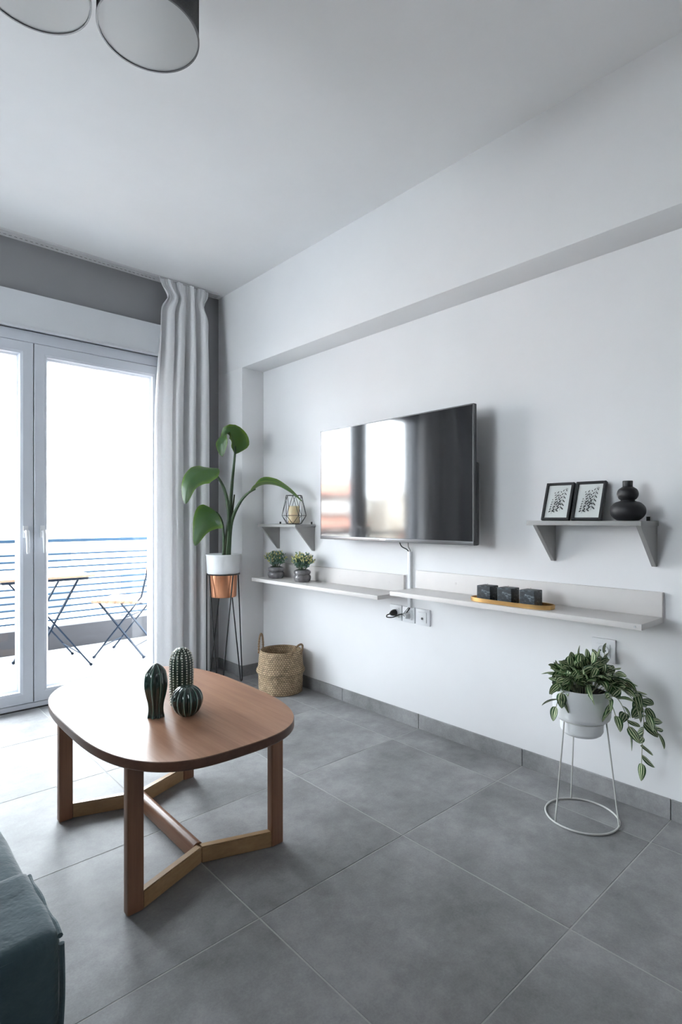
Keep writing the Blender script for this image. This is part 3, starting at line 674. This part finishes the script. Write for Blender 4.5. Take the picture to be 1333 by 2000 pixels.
# two little flower pots
def tiny_leaf(bm, p, d, L, w):
    d = d.normalized(); s = d.cross(Vector((random.uniform(-1, 1), random.uniform(-1, 1), random.uniform(-.5, 1)))).normalized(); nn = s.cross(d)
    a = bm.verts.new(p); b = bm.verts.new(p+d*L*.5+s*w*.5+nn*w*.15); e = bm.verts.new(p+d*L); f = bm.verts.new(p+d*L*.5-s*w*.5+nn*w*.15); g = bm.verts.new(p+d*L*.5-nn*w*.1)
    bm.faces.new((a, b, g)); bm.faces.new((b, e, g)); bm.faces.new((e, f, g)); bm.faces.new((f, a, g))
def small_pot(x, y, sc, label, seed, hy):
    random.seed(seed); z0 = .714; t = thing('potted_flowers', (x, y, z0), label, 'plant')
    pr = [(0, 0), (.040, 0), (.047, .003), (.0535, .018), (.054, .032), (.050, .042), (.0475, .045), (.052, .051), (.054, .060), (.052, .068), (.0455, .074), (.041, .076), (.038, .072), (.038, .060), (0, .058)]
    bm = NB(); lathe(bm, [(max(0, a*sc), b*sc) for a, b in cr(pr, 60)], (x, y, z0), 48, lambda a, z: 1+.012*math.cos(a*9)*(1 if z < .045 else .6)); obj('pot', bm, 'potgrey', t, angle=60)
    bms = [NB(), NB(), NB()]; st = NB()
    for k in range(58):
        a = random.uniform(0, 2*PI); rr = random.uniform(.2, 1)**.7; top = Vector((x+rr*.074*math.cos(a), y+rr*.082*math.sin(a), z0+.078*sc+.095*math.sqrt(max(0, 1-rr*rr*.8))*random.uniform(.75, 1.1)))
        top.x = min(top.x, XW-.02); b0 = Vector((x+.02*math.cos(a)*rr, y+.02*math.sin(a)*rr, z0+.062*sc)); mid = (b0+top)/2+Vector((0, 0, .012))
        pts = cr([b0, mid, top], 6); tube(st, pts, .0008, 4)
        for q in range(2, 7):
            for g in range(4):
                p = Vector(pts[q]); d = (top-b0).normalized()+Vector((random.uniform(-1, 1), random.uniform(-1, 1), random.uniform(-.4, 1)))*1.0
                i = random.random(); wh = 0 if i < .62 else 2
                if q >= 5 and random.random() < hy: wh = 1
                tiny_leaf(bms[wh], p+Vector((random.uniform(-.006, .006), random.uniform(-.006, .006), random.uniform(-.005, .006))), d, random.uniform(.010, .018), random.uniform(.007, .0115))
    obj('stems', st, 'stem', t); obj('foliage', bms[0], 'leafgreen', t, solid=False); obj('blossoms', bms[1], 'leafyellow', t, solid=False); obj('pale_leaves', bms[2], 'leafblue', t, solid=False)
small_pot(2.165, 3.035, 1.0, 'small flowering plant in a glazed grey pot at the left end of the wall ledge', 11, .35)
small_pot(2.165, 2.750, 1.0, 'small yellow-flowering plant in a glazed grey pot, right one of the pair on the ledge', 12, .6)

# ------------------------------------------------------------ basket
bc = Vector((2.118, 2.915, 0))
bk = thing('seagrass_basket', bc, 'round woven seagrass basket with two rope handles on the floor by the wall', 'basket')
pr = [(0, .002), (.128, .002), (.139, .010), (.143, .05), (.1435, .10), (.146, .118), (.155, .127), (.1575, .135), (.155, .144), (.148, .156), (.144, .18), (.141, .22), (.138, .245), (.133, .262), (.129, .266), (.125, .262), (.130, .24), (.134, .16), (.134, .04), (.12, .012), (0, .012)]
bm = NB(); lathe(bm, [(max(0, a), b) for a, b in cr(pr, 120)], bc, 96, lambda a, z: 1+.006*math.sin(3*a+1)+.004*math.sin(5*a+z*20), uv=True); obj('basket_body', bm, 'basket', bk, angle=80, solid=False)
for (ang, out, h) in ((math.radians(128), .0, .10), (math.radians(-80), .035, .06)):
    d = Vector((math.cos(ang), math.sin(ang), 0)); s = Vector((-d.y, d.x, 0)); P = []
    cc = bc+d*.134
    for k in range(25):
        f = k/24*PI; P.append(cc+s*(-math.cos(f))*.046+d*out*math.sin(f)+Vector((0, 0, .245+(h+.015)*math.sin(f)**.8)))
    bm = NB()
    PP = [Vector(p) for p in cr(P, 90)]
    for ph in (0, PI):
        Q = []
        for k, p in enumerate(PP):
            tg = (PP[min(k+1, 90)]-PP[max(k-1, 0)]).normalized(); u = d.cross(tg).normalized(); v = tg.cross(u)
            Q.append(p+(u*math.cos(k*.75+ph)+v*math.sin(k*.75+ph))*.0032)
        tube(bm, Q, .0038, 6)
    obj('handle', bm, 'rope', bk, label='twisted rope handle')

# ------------------------------------------------------------ coffee table
tc_ = Vector((.862, 1.878, 0))
ct = thing('coffee_table', tc_, 'wooden coffee table with rounded top and four block legs on the tiled floor', 'coffee table')
bm = NB(); n = 160; A_, B_, E_ = .330, .512, 3.0
def sup(off, z):
    o = []
    for k in range(n):
        a = 2*PI*k/n; c_, s_ = math.cos(a), math.sin(a); rad = (abs(c_/(A_+off))**E_+abs(s_/(B_+off))**E_)**(-1/E_)
        o.append(bm.verts.new((tc_.x+rad*c_, tc_.y+rad*s_, z)))
    return o
R = [sup(-.006, .458), sup(-.002, .4575), sup(0, .4555), sup(0, .433), sup(-.002, .4295), sup(-.005, .428)]
f0 = bm.faces.new(R[0])
for q, (A, B) in enumerate(zip(R, R[1:])):
    for k in range(n):
        f = bm.faces.new((A[k], A[(k+1) % n], B[(k+1) % n], B[k])); f.material_index = 0 if q < 1 else 1
fb = bm.faces.new(R[-1][::-1]); fb.material_index = 1
obj('tabletop', bm, 'top', ct, mats=['top', 'edge'], angle=28)
for k, (sx, sy) in enumerate(((-1, -1), (1, -1), (-1, 1), (1, 1))):
    xo = .5945 if sx < 0 else 1.131; yo = 1.541 if sy < 0 else 2.2165
    xa, xb = (xo, xo+.048) if sx < 0 else (xo-.048, xo); ya, yb = (yo, yo+.030) if sy < 0 else (yo-.030, yo)
    bm = NB(); box(bm, xa, xb, ya, yb, 0, .4285, .006, 3); obj('leg', bm, 'leg', ct)
def vrail(yo, sy):
    V = (.865, yo+sy*.082)
    for sx, xl in ((-1, .640), (1, 1.085)):
        bm = NB(); z0, z1 = .001, .053; w = .028; y1 = yo+sy*w
        poly = [(xl, yo+sy*.001), (V[0], V[1]), (V[0], V[1]+sy*w), (xl, y1-sy*.001)]
        prism(bm, [(a, b, z0) for a, b in poly], (0, 0, z1-z0), .003); obj('foot_rail', bm, 'rail', ct, label='pale beech foot rail')
vrail(1.541, 1); vrail(2.2165, -1)
bm = NB(); ya, yb = 1.541+.082+.026, 2.2165-.082-.026; w = .019
prism(bm, [(.865-w, ya, .006), (.865+w, ya, .006), (.865+w, ya, .040), (.865+w*.72, ya, .052), (.865+w*.3, ya, .057), (.865-w*.3, ya, .057), (.865-w*.72, ya, .052), (.865-w, ya, .040)], (0, yb-ya, 0)); obj('centre_beam', bm, 'beam', ct)
bm = NB(); box(bm, .70, 1.03, 1.60, 1.64, .402, .4285, .003); box(bm, .70, 1.03, 2.12, 2.16, .402, .4285, .003); box(bm, .845, .885, 1.64, 2.12, .402, .4285, .003); obj('under_frame', bm, 'leg', ct)

# cacti
def cact(name, c, prof, ribs, depth, label, mat='cactus', seg=8, n=40, power=1):
    bm = NB(); N = ribs*seg
    P = [(max(0, a), b) for a, b in cr(prof, n)]
    lathe(bm, P, c, N, lambda a, z: 1-depth*(1-abs(math.cos(a*ribs/2))**.8))
    lay = bm.verts.layers.float.new('rib'); C0 = Vector(c)
    for v in bm.verts:
        d = v.co-C0; a = math.atan2(d.y, d.x); v[lay] = abs(math.cos(a*ribs/2))**16 if math.hypot(d.x, d.y) > .002 else .9
    o = obj(name, bm, mat, None, c, angle=70); tagk(o, label, 'cactus ornament'); return o
TZ = .4582
cact('cactus_ornament', (.776, 1.768, TZ), [(0, 0), (.0265, 0), (.0285, .003), (.0265, .012), (.0255, .030), (.028, .050), (.0345, .075), (.0390, .100), (.0385, .125), (.0325, .148), (.020, .164), (.007, .1735), (0, .175)], 8, .16, 'slim bulging dark green ceramic cactus, left one on the coffee table')
cact('cactus_ornament', (.858, 1.708, TZ), [(0, 0), (.018, 0), (.026, .004), (.042, .020), (.051, .045), (.0500, .065), (.041, .083), (.025, .0945), (.010, .0965), (0, .094)], 14, .12, 'round dark green ceramic cactus in front on the coffee table')
c3 = Vector((.893, 1.822, TZ)); ct3 = thing('cactus_ornament', c3, 'tall green ceramic cactus covered in pale spines, rear one on the coffee table', 'cactus ornament')
p3 = [(0, 0), (.034, 0), (.037, .003), (.0385, .04), (.040, .09), (.0405, .13), (.039, .155), (.034, .175), (.024, .190), (.010, .198), (0, .199)]
P3 = [(max(0, a), b) for a, b in cr(p3, 44)]; RB = 16
bm = NB(); lathe(bm, P3, c3, RB*6, lambda a, z: 1-.09*(1-abs(math.cos(a*RB/2)))); obj('cactus_body', bm, 'cactus_tall', ct3, angle=70)
bm = NB()
L3 = []
for i in range(len(P3)-1):
    for q in range(8): f = q/8; L3.append((P3[i][0]*(1-f)+P3[i+1][0]*f, P3[i][1]*(1-f)+P3[i+1][1]*f))
acc = 0; last = L3[0]; nextd = .05; rows = []
for p in L3[1:]:
    acc += math.hypot(p[0]-last[0], p[1]-last[1]); last = p
    if acc >= nextd: rows.append(p); nextd += .0088
for ri, (r, z) in enumerate(rows):
    if r < .012: continue
    step = 1 if r > .024 else 2
    for k in range(0, RB, step):
        a = 2*PI*k/RB; p = c3+Vector((math.cos(a)*(r+.0006), math.sin(a)*(r+.0006), z))
        bmesh.ops.create_icosphere(bm, subdivisions=1, radius=.0027, matrix=Matrix.Translation(p))
obj('spines', bm, 'spine', ct3)

# ------------------------------------------------------------ tall plant on hairpin stand
pc = Vector((1.905, 3.275, 0))
st = thing('plant_stand', pc, 'tall black hairpin plant stand beside the curtain', 'plant stand')
bm = NB(); RZ = .742; RR = .108
for z, r in ((RZ, RR),): tube(bm, [pc+Vector((r*math.cos(a*PI/24), r*math.sin(a*PI/24), z)) for a in range(48)], .004, 8, closed=True)
obj('top_ring', bm, 'blackwire', st)
base_a = math.atan2(-DV.y, -DV.x)
for k in range(3):
    a = base_a+2*PI*k/3+.04; foot = pc+Vector((math.cos(a), math.sin(a), 0))*.128
    tl = pc+Vector((math.cos(a-.80), math.sin(a-.80), 0))*RR+Vector((0, 0, RZ)); tr_ = pc+Vector((math.cos(a+.80), math.sin(a+.80), 0))*RR+Vector((0, 0, RZ))
    s = (tr_-tl).normalized(); f = foot+Vector((0, 0, .0045)); q = .017
    P = [tl, f-s*q+Vector((0, 0, .03)), f-s*q*.8+Vector((0, 0, .008)), f, f+s*q*.8+Vector((0, 0, .008)), f+s*q+Vector((0, 0, .03)), tr_]
    bm = NB(); tube(bm, P, .0042, 8); obj('hairpin_leg', bm, 'blackwire', st)
pt = thing('strelitzia_plant', pc+Vector((0, 0, .59)), 'large-leaved bird of paradise plant in a white and copper pot on the tall stand', 'plant')
bm = NB(); lathe(bm, [(0, .590), (.084, .590), (.087, .594), (.0945, .745), (.088, .745), (.0, .70)], pc, 48); obj('copper_pot', bm, 'copper', pt, label='shiny copper lower pot')
bm = NB(); lathe(bm, [(0, .7465), (.104, .7465), (.1065, .750), (.1085, .80), (.112, .862), (.117, .872), (.1155, .8745), (.110, .868), (.106, .84), (0, .84)], pc, 56); obj('pot', bm, 'potwhite', pt, label='white upper pot')
bm = NB(); lathe(bm, [(.1062, .850), (.05, .856), (0, .858)], pc, 30); obj('soil', bm, 'soil', pt)
D0 = 3.70
def petiole(pts, r0, r1, mat='stem'):
    q = cr([at(u, v, D0+d) for u, v, d in pts], 20); bm = NB(); tube(bm, q, [r0+(r1-r0)*i/20 for i in range(21)], 8); return obj('petiole', bm, mat, pt)
petiole([(441, 1084, 0), (445, 1040, 0), (449, 1000, 0), (454, 940, .02), (459, 888, .03), (460, 862, .035)], .018, .005)
petiole([(444, 1084, -.02), (448, 1030, -.02), (446, 990, -.03), (438, 955, -.05), (425, 931, -.08), (412, 920, -.10)], .017, .006)
petiole([(437, 1084, -.03), (437, 1045, -.03), (434, 1020, -.05), (427, 1005, -.07), (421, 1000, -.09)], .010, .005)
petiole([(447, 1084, .0), (450, 1035, -.01), (456, 1008, -.03), (470, 980, -.06), (485, 963, -.09), (499, 955, -.11)], .015, .006)
petiole([(443, 1084, .01), (450, 1030, .01), (454, 1000, .01), (458, 966, .0)], .012, .005, 'stemdark')
petiole([(439, 1084, -.02), (443, 1050, -.02), (449, 1012, -.02)], .019, .008, 'stemdark')
def big_leaf(mid, side, w, fold=.2, prof=None, lop=None):
    bm = NB(); leaf(bm, [at(u, v, D0+d) for u, v, d in mid], [Vector(s) for s in side], w, fold, 22, 10, prof, lop); o = obj('leaf_blade', bm, 'strel', pt, angle=180, solid=False); return o
def SV(l, d, z): return RV*l+DV*d+Vector((0, 0, z))
wide = lambda t: min(1, t/.22+.08)**.6*min(1, (1-t)/.55+.012)**.72
# top leaf, folding over to the left
big_leaf([(460, 887, .03), (461, 874, .03), (459, 860, .02), (452, 848, -.01), (443, 847, -.04), (436, 856, -.06), (433, 871, -.07), (435, 892, -.075)],
         [SV(1, .3, .05), SV(1, .2, .15), SV(1, .1, .35), SV(.8, .3, .7), SV(.2, .9, .6), SV(-.5, .8, .3), SV(-.9, .4, .05), SV(-1, .3, 0)], .080, .10, lambda t: min(1, t/.16+.03)**.8*min(1, (1-t)/.22+.01)**.7,
         [(.35, .55), (.4, 1.05), (.3, 1.15), (.4, .9), (.6, .6), (.75, .6), (.8, .65), (.6, .7)])
# left leaf
big_leaf([(425, 914, -.07), (411, 916, -.10), (394, 921, -.13), (378, 932, -.16), (367, 951, -.18), (362, 984, -.19)],
         [SV(.2, 1, .3), SV(-.1, .9, .5), SV(-.5, .6, .65), SV(-.8, .35, .45), SV(-.95, .2, .3), SV(-1, .1, .25)], .100, -.24, wide)
# low left leaf
big_leaf([(422, 1000, -.09), (410, 1008, -.11), (399, 1020, -.13), (390, 1037, -.14), (381, 1066, -.14)],
         [SV(-.6, .5, .75), SV(-.75, .2, .65), SV(-.8, .1, .55), SV(-.9, 0, .4), SV(-1, 0, .3)], .112, -.16, lambda t: min(1, t/.16+.05)**.6*min(1, (1-t)/.75+.006)**.78)
# right leaf seen edge-on
big_leaf([(494, 958, -.10), (508, 949, -.13), (524, 946, -.16), (545, 950, -.19), (567, 962, -.21), (590, 980, -.23)],
         [SV(.1, 1, .42), SV(0, 1, .35), SV(0, 1, .20), SV(0, 1, .12), SV(.1, 1, .10), SV(0, 1, .1)], .070, -.45, wide)

# ------------------------------------------------------------ variegated plant on white wire stand
vc = Vector((2.055, .927, 0))
ws = thing('wire_plant_stand', vc, 'low white wire plant stand with a round floor ring in front of the baseboard', 'plant stand')
bm = NB(); tube(bm, [vc+Vector((.127*math.cos(a*PI/36), .127*math.sin(a*PI/36), .0038)) for a in range(72)], .0034, 8, closed=True); obj('floor_ring', bm, 'wirewhite', ws)
bm = NB(); tube(bm, [vc+Vector((.0815*math.cos(a*PI/36), .0815*math.sin(a*PI/36), .3665)) for a in range(72)], .0030, 8, closed=True); obj('top_ring', bm, 'wirewhite', ws)
for a in (math.radians(160), math.radians(42), math.radians(-76)):
    d = Vector((math.cos(a), math.sin(a), 0)); bm = NB(); tube(bm, [vc+d*.126+Vector((0, 0, .004)), vc+d*.0845+Vector((0, 0, .3665))], .0030, 8); obj('leg', bm, 'wirewhite', ws)
vp_ = thing('trailing_plant', vc+Vector((0, 0, .312)), 'trailing plant with striped green and cream leaves in a stepped white pot', 'plant')
bm = NB(); lathe(bm, [(0, .312), (.062, .312), (.069, .317), (.0745, .328), (.0765, .368), (.0765, .3695), (.090, .3705), (.097, .376), (.1005, .388), (.1045, .484), (.1065, .487), (.1040, .4885), (.1005, .484), (.098, .44), (0, .44)], vc, 64); obj('pot', bm, 'potwhite', vp_, angle=40)
bm = NB(); lathe(bm, [(.0985, .462), (.05, .468), (0, .470)], vc, 40); obj('soil', bm, 'soil', vp_)
random.seed(21); bm = NB(); sm = NB(); DP = 2.07
ov = lambda t: (math.sin(PI*(t*.96+.04)**.85)**.8) if 0 < t < .995 else .02
def vleaf(p, d, L, w, sd=None, droop=.25):
    d = Vector(d).normalized(); sd = sd or Vector((random.uniform(-1, 1), random.uniform(-1, 1), random.uniform(-.3, .3)))
    p = Vector(p); mid = [p, p+d*L*.35, p+d*L*.7+Vector((0, 0, -droop*L*.12)), p+d*L+Vector((0, 0, -droop*L*.35))]
    for q in mid: q.x = min(q.x, XW-.012)
    leaf(bm, mid, [sd]*4, w, .35, 8, 6, ov)
pl = lambda l, dd, z: vc+RV*l+DV*dd+Vector((0, 0, z))
stems = []
# crown: stems fan out of the pot
for k in range(52):
    a = 2*PI*k/52*3.0+random.uniform(-.2, .2); lean = random.uniform(.05, 1.0)**.7
    ln_ = random.uniform(.085, .150)*(1.08 if math.cos(a) > -.2 else .88)
    e = pl(math.cos(a)*ln_*lean*1.02, math.sin(a)*ln_*lean*.85, .475+ln_*(.74-.55*lean*lean)+.002)
    b0 = pl(math.cos(a)*.035, math.sin(a)*.035, .462); md = (b0+e)/2+Vector((0, 0, .018+.012*lean)); stems.append([b0, md, e])
# long trailing stems to the right and front
stems += [[pl(.05, -.03, .47), pl(.12, -.05, .52), pl(.17, -.06, .485), pl(.195, -.06, .43), pl(.205, -.05, .36), pl(.200, -.05, .30), pl(.197, -.05, .22)],
          [pl(.05, -.05, .47), pl(.11, -.07, .50), pl(.16, -.08, .45), pl(.205, -.08, .40), pl(.235, -.08, .345)],
          [pl(.04, -.07, .47), pl(.08, -.10, .475), pl(.105, -.12, .42), pl(.115, -.12, .365)],
          [pl(.03, -.07, .47), pl(.05, -.11, .47), pl(.065, -.125, .42)],
          [pl(.06, .0, .47), pl(.13, .0, .51), pl(.19, -.02, .47), pl(.225, -.03, .415)],
          [pl(-.05, -.04, .47), pl(-.10, -.06, .48), pl(-.118, -.06, .43)],
          [pl(.05, .02, .47), pl(.09, .03, .55), pl(.10, .03, .60)]]
for s in stems:
    n = 4 if len(s) < 4 else len(s)*3
    for q in s: q.x = min(q.x, XW-.03)
    q = [Vector(x) for x in cr(s, n*2)]; tube(sm, q, .0013, 5)
    cnt = 5 if len(s) <= 3 else len(s)*2
    for i in range(cnt):
        t = (i+1)/cnt if len(s) > 3 else .35+.65*(i+1)/cnt; k = min(int(t*n*2), n*2); p = q[k]; tg = (q[min(k+1, n*2)]-q[max(k-1, 0)]).normalized()
        sd = Vector((random.uniform(-1, 1), random.uniform(-1, 1), random.uniform(-.5, .8))); sd = (sd-tg*sd.dot(tg)).normalized()
        d = tg*.6+sd*.9 if i < cnt-1 else tg
        vleaf(p, d, random.uniform(.046, .066), random.uniform(.0130, .0185), None, .5)
obj('stems', sm, 'stempale', vp_); obj('foliage', bm, 'striped', vp_, angle=180, solid=False)

# ------------------------------------------------------------ sofa
sf = thing('sofa', (-.15, 1.9, 0), 'blue-grey velvet sofa, its arm and seat edge at the lower left', 'sofa')
def soft(bm, x0, x1, y0, y1, z0, z1, r, amp, seed, cuts=22):
    box(bm, x0, x1, y0, y1, z0, z1, r, 4)
    for ax, (lo, hi) in enumerate(((x0, x1), (y0, y1), (z0, z1))):
        nn = max(3, int((hi-lo)/.035))
        for k in range(1, nn):
            co = [0, 0, 0]; co[ax] = lo+(hi-lo)*k/nn; no = [0, 0, 0]; no[ax] = 1
            bmesh.ops.bisect_plane(bm, geom=bm.verts[:]+bm.edges[:]+bm.faces[:], plane_co=co, plane_no=no)
    c = Vector(((x0+x1)/2, (y0+y1)/2, (z0+z1)/2))
    for v in bm.verts:
        nz = noise.noise_vector(v.co*7+Vector((seed, 0, 0)))+noise.noise_vector(v.co*17+Vector((seed, 3, 0)))*.4
        v.co += nz*amp
    return bm
bm = NB(); soft(bm, -.62, .243, .872, 1.075, .06, .508, .022, .004, 1)
obj('arm', bm, 'velvet', sf, angle=70)
bm = NB()   # piping seams along the arm's edges
tube(bm, cr([(-.60+.105*k, .876, .4985+.0015*math.sin(k*2.1)) for k in range(8)]+[(.225, .879, .4975)], 60), .0042, 8)
tube(bm, cr([(.2405+.001*math.sin(k*1.9), .880+.026*k, .4995+.0015*math.sin(k*1.7)) for k in range(8)], 40), .0042, 8)
tube(bm, cr([(.2415+.0015*math.sin(k*2.2), .8765, .49-.07*k) for k in range(6)], 30), .0042, 8)
obj('seam_piping', bm, 'velvet', sf)
for k, (ya, yb) in enumerate(((1.08, 1.66), (1.665, 2.245))):
    bm = NB(); soft(bm, -.42, .277, ya, yb, .27, .415, .035, .005, 5+k); obj('seat_cushion', bm, 'velvet', sf, angle=70)
bm = NB(); soft(bm, -.62, .262, 1.077, 2.25, .06, .268, .015, .002, 9); obj('base', bm, 'velvet', sf, angle=70)
bm = NB(); soft(bm, -.74, -.43, .89, 2.45, .06, .80, .05, .004, 12); obj('backrest', bm, 'velvet', sf, angle=70)
bm = NB(); soft(bm, -.62, .243, 2.25, 2.45, .06, .508, .022, .004, 14); obj('arm', bm, 'velvet', sf, angle=70)
for x, y in ((.18, .93), (-.58, .93), (.18, 2.39), (-.58, 2.39)):
    bm = NB(); tube(bm, [(x, y, 0), (x, y, .065)], .02, 14); obj('foot', bm, 'tvback', sf)

# ------------------------------------------------------------ ceiling lamp
def lamp_center(p1, p2, p3):
    ax, ay, bx, by, cx_, cy_ = *p1, *p2, *p3; d = 2*(ax*(by-cy_)+bx*(cy_-ay)+cx_*(ay-by))
    return (((ax*ax+ay*ay)*(by-cy_)+(bx*bx+by*by)*(cy_-ay)+(cx_*cx_+cy_*cy_)*(ay-by))/d, ((ax*ax+ay*ay)*(cx_-bx)+(bx*bx+by*by)*(ax-cx_)+(cx_*cx_+cy_*cy_)*(bx-ax))/d)
LZ = 2.42
lp = thing('ceiling_lamp', (.49, 1.46, ZC), 'ceiling lamp with grey drum shades over the sofa side', 'ceiling lamp')
LAMPS = [((.6194, 1.454), .1306), ((.3544, 1.5226), .1306), ((.435, 1.262), .1306)]
for (c2, r) in LAMPS:
    c2 = (c2[0], c2[1], 0)
    bm = NB(); lathe(bm, [(r, LZ), (r, 2.66), (r-.002, 2.66), (r-.002, LZ)], c2, 72); sh = obj('lamp_shade', bm, 'shade', lp, angle=50)
    bm = NB(); lathe(bm, [(r+.0012, LZ-.001), (r+.0012, LZ+.006), (r-.003, LZ+.006), (r-.003, LZ-.001), (r+.0012, LZ-.001)], c2, 72); obj('rim', bm, 'bezel', sh)
    bm = NB(); lathe(bm, [(0, LZ+.002), (r-.003, LZ+.002), (r-.003, LZ+.005), (0, LZ+.005)], c2, 72); obj('diffuser', bm, 'diffuser', sh)
    bm = NB(); lathe(bm, [(0, 2.657), (r-.003, 2.657), (r-.003, 2.66), (0, 2.66)], c2, 48); tube(bm, [(c2[0], c2[1], 2.66), (c2[0], c2[1], ZC-.02)], .008, 12); obj('shade_top', bm, 'rail_white', lp)
bm = NB(); lathe(bm, [(0, ZC-.028), (.14, ZC-.028), (.145, ZC-.02), (.145, ZC), (0, ZC)], (.470, 1.412, 0), 60)
for (c2, r) in LAMPS: bar(bm, (.470, 1.412, ZC-.02), (c2[0], c2[1], ZC-.02), .012, .02)
obj('canopy', bm, 'rail_white', lp)
